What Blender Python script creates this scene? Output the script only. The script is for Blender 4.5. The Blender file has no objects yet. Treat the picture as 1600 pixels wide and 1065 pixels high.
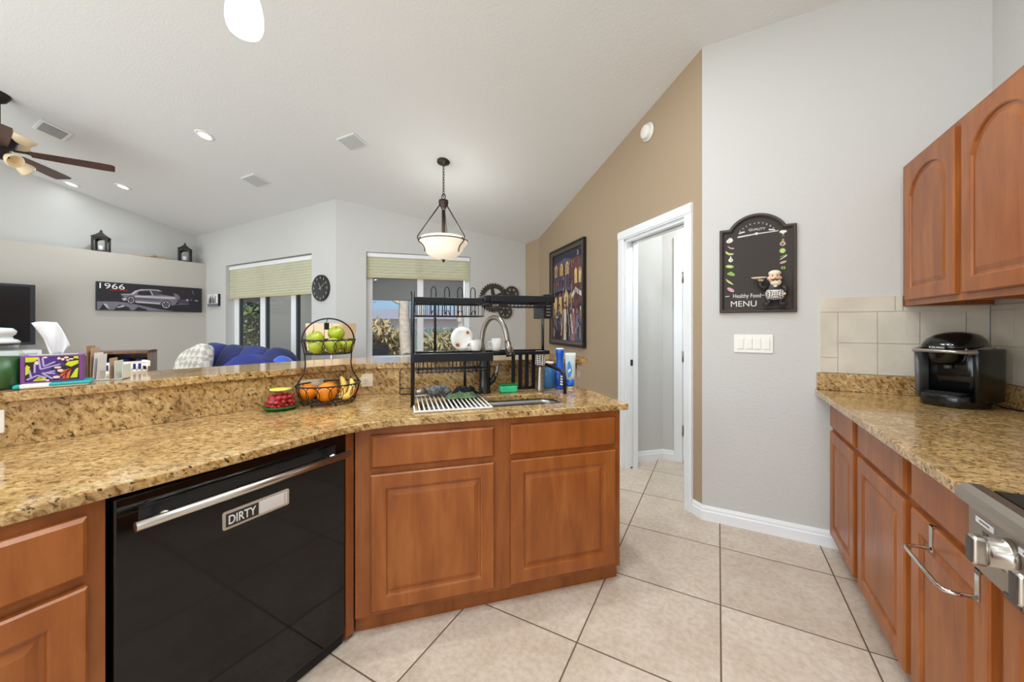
import bpy, math, random
from math import sin, cos, pi, radians, sqrt
from mathutils import Vector, Matrix, geometry
random.seed(7)
S = bpy.context.scene
COL = S.collection

# ------------------------------------------------------------------ camera
HC = 1.30
cam_data = bpy.data.cameras.new('camera')
cam_data.sensor_width = 36.0
cam_data.lens = 589.1 / 1600 * 36
cam_data.shift_y = -25.1 / 1600
cam_data.clip_start = 0.02
cam = bpy.data.objects.new('camera', cam_data)
cam.location = (0, 0, HC)
cam.rotation_euler = (pi / 2, 0, radians(28.654))
COL.objects.link(cam)
S.camera = cam

# ------------------------------------------------------------------ exposure
S.view_settings.view_transform = 'Standard'
S.view_settings.look = 'None'
S.view_settings.gamma = 1.0
S.view_settings.use_curve_mapping = False
S.view_settings.exposure = -0.40
try:
    S.cycles.use_denoising = True
    S.cycles.max_bounces = 10
    S.cycles.diffuse_bounces = 5
    S.cycles.transparent_max_bounces = 16
    S.cycles.sample_clamp_indirect = 6.0
    S.cycles.caustics_reflective = False
    S.cycles.caustics_refractive = False
except Exception:
    pass

# ------------------------------------------------------------------ sky and sun
W = bpy.data.worlds.new('sky')
S.world = W
W.use_nodes = True
_nt = W.node_tree
_nt.nodes.clear()
_sky = _nt.nodes.new('ShaderNodeTexSky')
_sky.sky_type = 'NISHITA'
_sky.sun_disc = False
_sky.sun_elevation = radians(42)
_sky.sun_rotation = radians(150)
_bg = _nt.nodes.new('ShaderNodeBackground')
_bg.inputs['Strength'].default_value = 0.13
_out = _nt.nodes.new('ShaderNodeOutputWorld')
_tint = _nt.nodes.new('ShaderNodeMix'); _tint.data_type = 'RGBA'; _tint.blend_type = 'MULTIPLY'; _tint.inputs[0].default_value = 1.0
_tint.inputs[7].default_value = (0.62, 0.86, 1.35, 1)
_nt.links.new(_sky.outputs[0], _tint.inputs[6])
_nt.links.new(_tint.outputs[2], _bg.inputs[0])
_nt.links.new(_bg.outputs[0], _out.inputs[0])
sun_data = bpy.data.lights.new('sun', 'SUN')
sun_data.energy = 6.0
sun_data.angle = radians(0.6)
sun_data.color = (1, 0.95, 0.86)
sun = bpy.data.objects.new('sun', sun_data)
sun.rotation_euler = (radians(42), 0, radians(25))
COL.objects.link(sun)

# lamp powers (used by the lamp builders below)
CAN_KITCHEN = 27.0
CAN_LIVING = 17.0
BULB_BOWL = 11.0
BULB_MINI = 8.0
HALL_LAMP = 34.0
PORCH_FILL = 48.0
REAR_FILL = 300.0        # area lamp added outside an invented rear window
WARM = (0.89, 0.96, 1.0)

# ------------------------------------------------------------------ materials
MATS = {}
def lin(c):
    return tuple(((v / 255) / 12.92) if v / 255 <= 0.04045 else (((v / 255) + 0.055) / 1.055) ** 2.4 for v in c)

def mat(name, rgb, rough=0.5, metal=0.0, bump=None, mottle=None, emit=None, coat=0.0, spec=0.5, sheen=0.0):
    """rgb in 0-255 sRGB; bump=(scale,strength); mottle=(scale, amount)"""
    m = bpy.data.materials.new(name)
    m.use_nodes = True
    nt = m.node_tree
    b = nt.nodes['Principled BSDF']
    c = lin(rgb)
    b.inputs['Base Color'].default_value = (*c, 1)
    b.inputs['Roughness'].default_value = rough
    b.inputs['Metallic'].default_value = metal
    b.inputs['Specular IOR Level'].default_value = spec
    b.inputs['Coat Weight'].default_value = coat
    b.inputs['Sheen Weight'].default_value = sheen
    tc = None
    if bump or mottle:
        tc = nt.nodes.new('ShaderNodeTexCoord')
    if bump:
        n = nt.nodes.new('ShaderNodeTexNoise')
        n.inputs['Scale'].default_value = bump[0]
        n.inputs['Detail'].default_value = 4
        nt.links.new(tc.outputs['Object'], n.inputs['Vector'])
        bp = nt.nodes.new('ShaderNodeBump')
        bp.inputs['Strength'].default_value = bump[1]
        bp.inputs['Distance'].default_value = 0.01
        nt.links.new(n.outputs['Fac'], bp.inputs['Height'])
        nt.links.new(bp.outputs[0], b.inputs['Normal'])
    if mottle:
        n = nt.nodes.new('ShaderNodeTexNoise')
        n.inputs['Scale'].default_value = mottle[0]
        n.inputs['Detail'].default_value = 5
        nt.links.new(tc.outputs['Object'], n.inputs['Vector'])
        r = nt.nodes.new('ShaderNodeValToRGB')
        a = mottle[1]
        r.color_ramp.elements[0].position = 0.3
        r.color_ramp.elements[1].position = 0.7
        r.color_ramp.elements[0].color = (*[x * (1 - a) for x in c], 1)
        r.color_ramp.elements[1].color = (*[min(1, x * (1 + a)) for x in c], 1)
        nt.links.new(n.outputs['Fac'], r.inputs[0])
        nt.links.new(r.outputs[0], b.inputs['Base Color'])
    if emit:
        b.inputs['Emission Color'].default_value = (*lin(emit[0]), 1)
        b.inputs['Emission Strength'].default_value = emit[1]
    MATS[name] = m
    return m

def nodes_of(name, rough=0.5):
    m = bpy.data.materials.new(name)
    m.use_nodes = True
    MATS[name] = m
    nt = m.node_tree
    b = nt.nodes['Principled BSDF']
    b.inputs['Roughness'].default_value = rough
    return m, nt, b

def ramp(nt, fac, stops):
    r = nt.nodes.new('ShaderNodeValToRGB')
    el = r.color_ramp.elements
    while len(el) > 1:
        el.remove(el[0])
    el[0].position = stops[0][0]; el[0].color = (*lin(stops[0][1]), 1)
    for p, c in stops[1:]:
        e = el.new(p); e.color = (*lin(c), 1)
    nt.links.new(fac, r.inputs[0])
    return r

def mapping(nt, scale, rot=(0, 0, 0), rand=False):
    tc = nt.nodes.new('ShaderNodeTexCoord')
    mp = nt.nodes.new('ShaderNodeMapping')
    mp.inputs['Scale'].default_value = scale
    mp.inputs['Rotation'].default_value = rot
    if rand:
        oi = nt.nodes.new('ShaderNodeObjectInfo')
        ml = nt.nodes.new('ShaderNodeMath'); ml.operation = 'MULTIPLY'; ml.inputs[1].default_value = 17.0
        nt.links.new(oi.outputs['Random'], ml.inputs[0])
        ad = nt.nodes.new('ShaderNodeVectorMath'); ad.operation = 'ADD'
        nt.links.new(tc.outputs['Object'], ad.inputs[0]); nt.links.new(ml.outputs[0], ad.inputs[1])
        nt.links.new(ad.outputs[0], mp.inputs['Vector'])
    else:
        nt.links.new(tc.outputs['Object'], mp.inputs['Vector'])
    return mp

def noise(nt, vec, scale, detail=6, rough=0.6, dist=0.0):
    n = nt.nodes.new('ShaderNodeTexNoise')
    n.inputs['Scale'].default_value = scale
    n.inputs['Detail'].default_value = detail
    n.inputs['Roughness'].default_value = rough
    n.inputs['Distortion'].default_value = dist
    nt.links.new(vec, n.inputs['Vector'])
    return n

def mixc(nt, fac, a, b, mode='MIX'):
    x = nt.nodes.new('ShaderNodeMix')
    x.data_type = 'RGBA'; x.blend_type = mode
    if isinstance(fac, float): x.inputs[0].default_value = fac
    else: nt.links.new(fac, x.inputs[0])
    for sock, v in ((x.inputs[6], a), (x.inputs[7], b)):
        if isinstance(v, tuple): sock.default_value = (*lin(v), 1)
        else: nt.links.new(v, sock)
    return x.outputs[2]

def granite(name, rough=0.13):
    m, nt, b = nodes_of(name, rough)
    mp = mapping(nt, (1, 1, 1))
    mr = mapping(nt, (1, 1, 1), (radians(20), radians(-35), radians(-38)))
    ms = nt.nodes.new('ShaderNodeMapping'); ms.inputs['Scale'].default_value = (10, 25, 25)
    nt.links.new(mr.outputs[0], ms.inputs['Vector'])
    big = noise(nt, mp.outputs[0], 9, 4)
    fine = noise(nt, ms.outputs[0], 2.6, 8, 0.68, 0.6)
    base = ramp(nt, fine.outputs['Fac'], [(0.30, (84, 56, 28)), (0.39, (142, 104, 58)), (0.475, (190, 153, 98)), (0.58, (211, 180, 130)), (0.72, (228, 208, 172))])
    sp = noise(nt, ms.outputs[0], 4.2, 5, 0.6, 0.8)
    spm = ramp(nt, sp.outputs['Fac'], [(0.0, (255, 255, 255)), (0.355, (255, 255, 255)), (0.41, (0, 0, 0)), (1, (0, 0, 0))])
    c1 = mixc(nt, spm.outputs[0], base.outputs[0], (44, 34, 26))
    bm = ramp(nt, big.outputs['Fac'], [(0.3, (205, 196, 186)), (0.7, (255, 255, 250))])
    c2 = mixc(nt, 1.0, c1, bm.outputs[0], 'MULTIPLY')
    nt.links.new(c2, b.inputs['Base Color'])
    b.inputs['Coat Weight'].default_value = 0.25
    b.inputs['Coat Roughness'].default_value = 0.04
    return m

def wood(name, dark, mid, light, rough=0.36, scale=1.0):
    m, nt, b = nodes_of(name, rough)
    mp = mapping(nt, (6 * scale, 6 * scale, 1.1 * scale), rand=True)
    n = noise(nt, mp.outputs[0], 2.2, 6, 0.6, 0.4)
    mp2 = mapping(nt, (70 * scale, 70 * scale, 3.0 * scale), rand=True)
    n2 = noise(nt, mp2.outputs[0], 2.0, 3, 0.5)
    r = ramp(nt, n.outputs['Fac'], [(0.28, dark), (0.5, mid), (0.74, light)])
    r2 = ramp(nt, n2.outputs['Fac'], [(0.3, (236, 228, 222)), (0.7, (255, 255, 255))])
    c = mixc(nt, 0.45, r.outputs[0], r2.outputs[0], 'MULTIPLY')
    nt.links.new(c, b.inputs['Base Color'])
    b.inputs['Coat Weight'].default_value = 0.10
    b.inputs['Coat Roughness'].default_value = 0.22
    b.inputs['Specular IOR Level'].default_value = 0.4
    return m

def tile_floor(name, size, x0, y0, gw=0.0055):
    m, nt, b = nodes_of(name, 0.32)
    tc = nt.nodes.new('ShaderNodeTexCoord')
    sx = nt.nodes.new('ShaderNodeSeparateXYZ')
    nt.links.new(tc.outputs['Object'], sx.inputs[0])
    def M(op, a, bb=None):
        k = nt.nodes.new('ShaderNodeMath'); k.operation = op
        for i, v in enumerate((a, bb)):
            if v is None: continue
            if isinstance(v, (int, float)): k.inputs[i].default_value = v
            else: nt.links.new(v, k.inputs[i])
        return k.outputs[0]
    ds, cells = [], []
    for ax, o in (('X', x0), ('Y', y0)):
        t = M('DIVIDE', M('SUBTRACT', sx.outputs[ax], o), size)
        fl = M('FLOOR', t); fr = M('SUBTRACT', t, fl)
        d = M('MULTIPLY', M('MINIMUM', fr, M('SUBTRACT', 1.0, fr)), size)
        ds.append(d); cells.append(fl)
    d = M('MINIMUM', ds[0], ds[1])
    gm = nt.nodes.new('ShaderNodeMapRange'); gm.interpolation_type = 'SMOOTHSTEP'
    nt.links.new(d, gm.inputs[0]); gm.inputs[1].default_value = gw * 0.35; gm.inputs[2].default_value = gw * 0.75
    cx = nt.nodes.new('ShaderNodeCombineXYZ')
    nt.links.new(cells[0], cx.inputs[0]); nt.links.new(cells[1], cx.inputs[1])
    wn = nt.nodes.new('ShaderNodeTexWhiteNoise'); nt.links.new(cx.outputs[0], wn.inputs['Vector'])
    of = nt.nodes.new('ShaderNodeVectorMath'); of.operation = 'MULTIPLY_ADD'
    nt.links.new(wn.outputs['Color'], of.inputs[0]); of.inputs[1].default_value = (9, 9, 9)
    nt.links.new(tc.outputs['Object'], of.inputs[2])
    n1 = noise(nt, of.outputs[0], 3.2, 8, 0.62, 0.3)
    n2 = noise(nt, of.outputs[0], 42, 4, 0.6)
    r1 = ramp(nt, n1.outputs['Fac'], [(0.25, (196, 178, 158)), (0.5, (214, 199, 182)), (0.72, (224, 212, 197))])
    r2 = ramp(nt, n2.outputs['Fac'], [(0.3, (226, 222, 216)), (0.6, (255, 255, 255))])
    c = mixc(nt, 0.8, r1.outputs[0], r2.outputs[0], 'MULTIPLY')
    tv = ramp(nt, wn.outputs['Value'], [(0, (242, 240, 238)), (1, (255, 255, 255))])
    c = mixc(nt, 1.0, c, tv.outputs[0], 'MULTIPLY')
    col = mixc(nt, gm.outputs[0], (96, 76, 58), c)
    nt.links.new(col, b.inputs['Base Color'])
    bp = nt.nodes.new('ShaderNodeBump'); bp.inputs['Strength'].default_value = 0.35; bp.inputs['Distance'].default_value = 0.003
    nt.links.new(gm.outputs[0], bp.inputs['Height']); nt.links.new(bp.outputs[0], b.inputs['Normal'])
    rr = nt.nodes.new('ShaderNodeMapRange'); nt.links.new(gm.outputs[0], rr.inputs[0])
    rr.inputs[3].default_value = 0.8; rr.inputs[4].default_value = 0.30
    nt.links.new(rr.outputs[0], b.inputs['Roughness'])
    return m

def glassy(name, tint=(255, 255, 255), gloss=0.10, rough=0.02):
    """thin pane: mostly transparent, a little mirror"""
    m = bpy.data.materials.new(name); m.use_nodes = True
    nt = m.node_tree; nt.nodes.clear()
    o = nt.nodes.new('ShaderNodeOutputMaterial')
    t = nt.nodes.new('ShaderNodeBsdfTransparent'); t.inputs[0].default_value = (*lin(tint), 1)
    g = nt.nodes.new('ShaderNodeBsdfGlossy'); g.inputs['Roughness'].default_value = rough
    fr = nt.nodes.new('ShaderNodeLayerWeight'); fr.inputs[0].default_value = 0.5
    pw = nt.nodes.new('ShaderNodeMath'); pw.operation = 'POWER'; pw.inputs[1].default_value = 4.0
    mp = nt.nodes.new('ShaderNodeMath'); mp.operation = 'MULTIPLY_ADD'; mp.inputs[1].default_value = gloss * 6; mp.inputs[2].default_value = 0.03
    nt.links.new(fr.outputs['Facing'], pw.inputs[0])
    mx = nt.nodes.new('ShaderNodeMixShader')
    nt.links.new(pw.outputs[0], mp.inputs[0]); nt.links.new(mp.outputs[0], mx.inputs[0])
    nt.links.new(t.outputs[0], mx.inputs[1]); nt.links.new(g.outputs[0], mx.inputs[2])
    nt.links.new(mx.outputs[0], o.inputs[0])
    MATS[name] = m
    return m

def shade_cloth(name, rgb, trans=0.5):
    m = bpy.data.materials.new(name); m.use_nodes = True
    nt = m.node_tree; nt.nodes.clear()
    o = nt.nodes.new('ShaderNodeOutputMaterial')
    d = nt.nodes.new('ShaderNodeBsdfDiffuse'); d.inputs[0].default_value = (*lin(rgb), 1)
    t = nt.nodes.new('ShaderNodeBsdfTranslucent'); t.inputs[0].default_value = (*lin(rgb), 1)
    mx = nt.nodes.new('ShaderNodeMixShader'); mx.inputs[0].default_value = trans
    nt.links.new(d.outputs[0], mx.inputs[1]); nt.links.new(t.outputs[0], mx.inputs[2]); nt.links.new(mx.outputs[0], o.inputs[0])
    MATS[name] = m
    return m

granite('granite')
wood('maple', (132, 70, 27), (153, 86, 36), (172, 105, 51))
wood('maple_side', (128, 69, 28), (148, 84, 37), (164, 99, 48))
wood('fan_wood', (54, 30, 22), (78, 42, 30), (96, 54, 38), 0.35)
wood('brown_wood', (78, 52, 36), (110, 76, 52), (136, 98, 70), 0.5)
tile_floor('floor_tile', 0.5176, -0.5074, 2.518)
mat('wall_white', (199, 197, 193), 0.75, bump=(55, 0.25))
mat('wall_far', (199, 198, 195), 0.8, bump=(55, 0.1))
mat('wall_greige', (192, 186, 178), 0.8)
mat('wall_brown', (167, 146, 120), 0.75, bump=(55, 0.2))
mat('wall_knee', (196, 180, 162), 0.8)
mat('ceiling_paint', (224, 224, 223), 0.85, bump=(60, 0.15))
mat('trim_white', (236, 238, 240), 0.35)
mat('white_plastic', (236, 233, 226), 0.35)
mat('outlet_ivory', (222, 208, 182), 0.4)
mat('outlet_slot', (70, 62, 52), 0.6)
mat('black_gloss', (9, 8, 7), 0.06, bump=(2.2, 0.03), coat=0.0, spec=0.42)
mat('black_satin', (16, 16, 17), 0.28)
mat('black_plastic', (14, 13, 13), 0.16)
mat('black_metal', (18, 20, 26), 0.3, metal=0.3)
mat('black_matte', (20, 20, 20), 0.7)
mat('steel', (196, 190, 182), 0.26, metal=1.0)
mat('steel_brushed', (178, 170, 160), 0.36, metal=1.0)
mat('chrome', (215, 214, 212), 0.08, metal=1.0)
mat('nickel', (150, 142, 134), 0.3, metal=1.0)
mat('sink_steel', (150, 148, 144), 0.3, metal=1.0)
mat('bronze', (64, 54, 46), 0.45, metal=0.6)
mat('iron', (44, 36, 32), 0.5, metal=0.4)
mat('gear_iron', (62, 50, 44), 0.6, metal=0.2)
mat('silicone_grey', (216, 210, 200), 0.6)
mat('green_sponge', (58, 198, 140), 0.8, bump=(160, 0.4))
mat('navy', (34, 46, 116), 0.85, bump=(90, 0.12), sheen=0.08)
mat('navy_dark', (28, 37, 94), 0.85, bump=(90, 0.12), sheen=0.08)
mat('royal_blue', (34, 84, 190), 0.8, sheen=0.3)
mat('denim', (30, 48, 104), 0.85, bump=(120, 0.2))
mat('lamp_shade_cloth', (228, 196, 160), 0.8, emit=((250, 205, 160), 0.22))
mat('blue_bottle', (22, 92, 196), 0.25)
mat('blue_dark', (16, 56, 140), 0.3)
mat('blue_label', (60, 150, 220), 0.35)
mat('white_paint', (240, 240, 238), 0.45)
mat('paper_white', (232, 228, 226), 0.8)
mat('paper_brown', (188, 158, 128), 0.8)
mat('cardboard', (168, 132, 98), 0.85)
mat('tissue', (226, 226, 228), 0.85)
mat('candle_wax', (40, 84, 30), 0.35, mottle=(14, 0.35))
mat('apple_green', (160, 170, 44), 0.3, mottle=(9, 0.22))
mat('orange_peel', (232, 132, 12), 0.45, bump=(190, 0.25), mottle=(6, 0.10))
mat('tangerine', (224, 110, 12), 0.45, bump=(190, 0.25))
mat('banana', (232, 194, 96), 0.5, mottle=(16, 0.10))
mat('stem_brown', (76, 58, 32), 0.7)
mat('plate_green', (14, 110, 46), 0.35)
mat('candy_red', (190, 34, 40), 0.3, mottle=(60, 0.5))
mat('lid_yellow', (228, 212, 96), 0.5)
mat('stove_glass', (30, 29, 28), 0.2)
mat('knob_face', (98, 94, 92), 0.3, metal=0.9)
mat('board_frame', (62, 52, 46), 0.45)
mat('board_slate', (52, 45, 41), 0.7)
mat('chalk', (222, 220, 214), 0.8)
mat('chalk_green', (140, 178, 84), 0.8)
mat('chalk_pink', (202, 160, 162), 0.8)
mat('chalk_yellow', (206, 204, 132), 0.8)
mat('skin', (226, 190, 158), 0.6)
mat('chef_cream', (230, 214, 190), 0.6)
mat('chef_black', (38, 34, 32), 0.5)
mat('moustache_brown', (96, 58, 36), 0.7)
mat('canvas_dark', (38, 35, 42), 0.5)
mat('canvas_silver', (190, 188, 196), 0.5)
mat('canvas_grey', (120, 116, 128), 0.5)
mat('canvas_mid', (74, 70, 82), 0.5)
mat('canvas_red', (196, 62, 36), 0.5)
mat('frame_pewter', (92, 80, 68), 0.4, metal=0.4)
mat('frame_black', (24, 20, 18), 0.4)
mat('art_night', (44, 43, 58), 0.6)
mat('art_plum', (84, 62, 70), 0.6, mottle=(30, 0.5))
mat('art_maroon', (100, 62, 64), 0.6, mottle=(24, 0.35))
mat('art_slate', (84, 84, 108), 0.6, mottle=(26, 0.3))
mat('art_gold', (214, 180, 116), 0.6, mottle=(30, 0.25))
mat('art_cream', (216, 204, 186), 0.6)
mat('art_rose', (150, 104, 104), 0.6, mottle=(30, 0.3))
mat('art_ink', (30, 26, 38), 0.6)
mat('tissue_purple', (120, 62, 130), 0.5)
mat('tissue_violet', (66, 44, 118), 0.5)
mat('tissue_lilac', (178, 158, 204), 0.5)
mat('tissue_lime', (198, 202, 30), 0.5)
mat('tissue_pink', (236, 200, 192), 0.5)
mat('tissue_orange', (224, 96, 40), 0.5)
mat('tissue_black', (34, 22, 34), 0.5)
mat('teal', (28, 158, 156), 0.5)
mat('fan_glass', (226, 206, 170), 0.4, emit=((240, 216, 176), 0.12))
mat('alabaster', (244, 236, 220), 0.4, emit=((255, 240, 212), 0.62))
mat('opal', (246, 244, 240), 0.3, emit=((255, 250, 240), 0.62))
mat('can_glow', (255, 255, 252), 0.5, emit=((255, 252, 244), 4.0))
mat('can_trim', (238, 238, 236), 0.5)
mat('grille_grey', (196, 197, 198), 0.8, bump=(900, 0.3))
mat('vent_dark', (44, 44, 48), 0.8)
mat('tv_screen', (24, 25, 29), 0.15)
mat('tv_bezel', (46, 48, 54), 0.3)
mat('lantern_dark', (50, 46, 44), 0.6)
mat('driftwood', (186, 160, 132), 0.8, mottle=(30, 0.2))
mat('clock_face', (44, 44, 47), 0.6)
mat('clock_marks', (168, 166, 160), 0.6)
mat('clock_hand', (226, 206, 156), 0.5)
mat('lanai_wall', (200, 202, 192), 0.85)
mat('lanai_ceiling', (150, 150, 148), 0.85)
mat('screen_frame', (58, 66, 70), 0.5)
mat('fence_green', (98, 124, 118), 0.8)
mat('bark', (190, 180, 166), 0.9, bump=(20, 0.4), mottle=(9, 0.2))
mat('leaf_dry', (196, 178, 132), 0.8)
mat('leaf_green', (104, 122, 66), 0.8)
mat('leaf_olive', (172, 162, 122), 0.8)
mat('ground_out', (168, 156, 136), 0.9, mottle=(2, 0.15))
mat('hill', (150, 150, 158), 0.9)
mat('neighbour_wall', (214, 202, 192), 0.9)
mat('backsplash_tile', (203, 194, 178), 0.4, mottle=(7, 0.10))
mat('tile_grout', (212, 203, 188), 0.8)
mat('box_grey', (92, 92, 90), 0.7)
mat('zebra', (235, 232, 226), 0.4)
mat('soap_blue', (60, 120, 170), 0.15)
mat('tube_clear', (206, 214, 216), 0.2)
mat('coffee_grey', (92, 92, 92), 0.3)
mat('silver_plastic', (170, 166, 160), 0.28, metal=0.8)
mat('brass_magnet', (196, 186, 172), 0.4, metal=0.3)
mat('scrub_mesh', (110, 114, 120), 0.6, bump=(120, 0.8), mottle=(70, 0.75))
mat('cloth_green', (92, 118, 80), 0.9, bump=(70, 0.5), mottle=(50, 0.3))
mat('cloth_black', (26, 28, 34), 0.9, bump=(60, 0.4))
mat('petal', (214, 150, 40), 0.7)
mat('petal_dark', (150, 84, 42), 0.7)
mat('ceramic', (240, 238, 232), 0.2)
mat('shell', (205, 190, 164), 0.4)
mat('pillow_cream', (226, 218, 204), 0.9)
mat('clear_plastic', (214, 216, 206), 0.3)
mat('side_table_metal', (150, 150, 156), 0.3, metal=0.8)
mat('zebra_dark', (58, 56, 60), 0.5)
glassy('pane', (251, 252, 252), 0.10)
glassy('jar_glass', (246, 250, 248), 0.10)
glassy('carafe_tint', (120, 120, 122), 0.10)
shade_cloth('blind_cloth', (228, 226, 200), 0.45)

def checker_mat(name, a, b, scale, rot=(0, 0, 0.785)):
    m, nt, bs = nodes_of(name, 0.8)
    mp = mapping(nt, (1, 1, 1), rot)
    ck = nt.nodes.new('ShaderNodeTexChecker')
    ck.inputs['Scale'].default_value = scale
    ck.inputs['Color1'].default_value = (*lin(a), 1); ck.inputs['Color2'].default_value = (*lin(b), 1)
    nt.links.new(mp.outputs[0], ck.inputs['Vector']); nt.links.new(ck.outputs['Color'], bs.inputs['Base Color'])
    return m
checker_mat('apron_check', (236, 230, 220), (60, 54, 50), 150, (0, 0.785, 0))
checker_mat('pillow_pattern', (228, 222, 210), (186, 182, 174), 16, (0, 0.785, 0))
checker_mat('zebra_pattern', (235, 232, 226), (40, 38, 40), 120, (0.3, 0.785, 0.5))

# ------------------------------------------------------------------ mesh builder
class MB:
    def __init__(s): s.wn = False; s.v = []; s.f = []; s.m = []; s.sm = []; s.mats = []
    def mi(s, n):
        if n not in s.mats: s.mats.append(n)
        return s.mats.index(n)
    def add(s, vs, fs, m, smooth=False, M=None):
        o = len(s.v)
        s.v += [tuple(M @ Vector(v)) if M is not None else tuple(v) for v in vs]
        i = s.mi(m)
        for f in fs:
            s.f.append([o + k for k in f]); s.m.append(i); s.sm.append(smooth)
        return s
    def box(s, x0, x1, y0, y1, z0, z1, m, M=None):
        x0, x1 = min(x0, x1), max(x0, x1); y0, y1 = min(y0, y1), max(y0, y1); z0, z1 = min(z0, z1), max(z0, z1)
        vs = [(x0, y0, z0), (x1, y0, z0), (x1, y1, z0), (x0, y1, z0), (x0, y0, z1), (x1, y0, z1), (x1, y1, z1), (x0, y1, z1)]
        return s.add(vs, [(0, 3, 2, 1), (4, 5, 6, 7), (0, 1, 5, 4), (1, 2, 6, 5), (2, 3, 7, 6), (3, 0, 4, 7)], m, False, M)
    def bevbox(s, x0, x1, y0, y1, z0, z1, b, m, M=None, seg=2):
        """box with rounded edges (superellipsoid-free, ring based around z)"""
        s.wn = True
        cx, cy, cz = (x0 + x1) / 2, (y0 + y1) / 2, (z0 + z1) / 2
        hx, hy, hz = abs(x1 - x0) / 2, abs(y1 - y0) / 2, abs(z1 - z0) / 2
        b = min(b, hx * .99, hy * .99, hz * .99)
        n = seg + 1
        rings = []
        prof = [(b - b * sin(pi / 2 * i / n), -hz + b - b * cos(pi / 2 * i / n)) for i in range(n + 1)]
        prof = [(b * (1 - sin(pi / 2 * i / n)), -hz + b * (1 - cos(pi / 2 * i / n))) for i in range(n + 1)]
        prof = prof + [(p[0], -p[1]) for p in reversed(prof)]
        for ins, z in prof:
            ring = []
            for (sx, sy, a0) in ((1, 1, 0), (-1, 1, 90), (-1, -1, 180), (1, -1, 270)):
                for i in range(n + 1):
                    a = radians(a0 + 90 * i / n)
                    r = b - ins
                    ring.append((cx + sx * (hx - b) + r * cos(a), cy + sy * (hy - b) + r * sin(a), cz + z))
            rings.append(ring)
        return s.loft(rings, m, True, M, caps=True)
    def loft(s, rings, m, smooth=True, M=None, caps=True, closed=True):
        n = len(rings[0]); vs = [p for r in rings for p in r]; fs = []
        for i in range(len(rings) - 1):
            for j in range(n if closed else n - 1):
                a = i * n + j; bq = i * n + (j + 1) % n
                fs.append((a, bq, bq + n, a + n))
        s.add(vs, fs, m, smooth, M)
        if caps:
            s.add(rings[0], [tuple(reversed(range(n)))], m, False, M)
            s.add(rings[-1], [tuple(range(n))], m, False, M)
        return s
    def lathe(s, prof, m, n=24, M=None, sx=1.0, sy=1.0, smooth=True, caps=True):
        rings = [[(r * cos(2 * pi * k / n) * sx, r * sin(2 * pi * k / n) * sy, z) for k in range(n)] for r, z in prof]
        return s.loft(rings, m, smooth, M, caps)
    def cyl(s, p, q, r, m, n=14, r2=None, smooth=True):
        p = Vector(p); q = Vector(q); d = (q - p)
        if d.length < 1e-9: return s
        z = d.normalized(); a = Vector((1, 0, 0)) if abs(z.x) < .9 else Vector((0, 1, 0))
        x = z.cross(a).normalized(); y = z.cross(x)
        r2 = r if r2 is None else r2
        rings = [[tuple(c + (x * cos(2 * pi * k / n) + y * sin(2 * pi * k / n)) * rr) for k in range(n)] for c, rr in ((p, r), (q, r2))]
        return s.loft(rings, m, smooth)
    def tube(s, pts, r, m, n=8, closed=False, radii=None):
        P = [Vector(p) for p in pts]; N = len(P)
        rings = []; x = None
        for i in range(N):
            if closed: t = (P[(i + 1) % N] - P[i - 1])
            else: t = (P[min(i + 1, N - 1)] - P[max(i - 1, 0)])
            t = t.normalized()
            if x is None:
                a = Vector((0, 0, 1)) if abs(t.z) < .9 else Vector((1, 0, 0))
                x = t.cross(a).normalized()
            else:
                x = (x - t * x.dot(t))
                x = x.normalized() if x.length > 1e-6 else t.cross(Vector((.3, .5, .8))).normalized()
            y = t.cross(x)
            rr = radii[i] if radii else r
            rings.append([tuple(P[i] + (x * cos(2 * pi * k / n) + y * sin(2 * pi * k / n)) * rr) for k in range(n)])
        if closed: rings.append(rings[0])
        return s.loft(rings, m, True, None, caps=not closed)
    def ell(s, c, r, m, n=16, k=10, M=None, e=1.0, smooth=True):
        """ellipsoid; e<1 makes it boxier"""
        def pw(v): return math.copysign(abs(v) ** e, v)
        rings = []
        for i in range(1, k):
            t = -pi / 2 + pi * i / k
            rings.append([(c[0] + r[0] * pw(cos(t)) * pw(cos(2 * pi * j / n)), c[1] + r[1] * pw(cos(t)) * pw(sin(2 * pi * j / n)), c[2] + r[2] * pw(sin(t))) for j in range(n)])
        o = len(s.v)
        s.loft(rings, m, smooth, M, caps=False)
        b = (c[0], c[1], c[2] - r[2]); t_ = (c[0], c[1], c[2] + r[2])
        s.add([b] + rings[0], [(0, 1 + (j + 1) % n, 1 + j) for j in range(n)], m, smooth, M)
        s.add([t_] + rings[-1], [(0, 1 + j, 1 + (j + 1) % n) for j in range(n)], m, smooth, M)
        return s
    def prism(s, poly, z0, z1, m, M=None, holes=None, smooth=False):
        """poly in xy extruded z0..z1 (M places it); holes: list of loops"""
        loops = [poly] + (holes or [])
        tri = geometry.tessellate_polygon([[Vector((p[0], p[1], 0)) for p in L] for L in loops])
        flat = [p for L in loops for p in L]
        n = len(flat)
        vs = [(p[0], p[1], z1) for p in flat] + [(p[0], p[1], z0) for p in flat]
        fs = []
        for t in tri:
            a, b_, c_ = [Vector((flat[k][0], flat[k][1], 0)) for k in t]
            up = (b_ - a).cross(c_ - a).z > 0
            tt = tuple(t) if up else tuple(reversed(t))
            fs.append(tt); fs.append(tuple(n + k for k in reversed(tt)))
        o = 0
        for L in loops:
            k = len(L)
            for i in range(k):
                a, b_ = o + i, o + (i + 1) % k
                fs.append((a, b_, n + b_, n + a))
            o += k
        return s.add(vs, fs, m, smooth, M)
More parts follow.
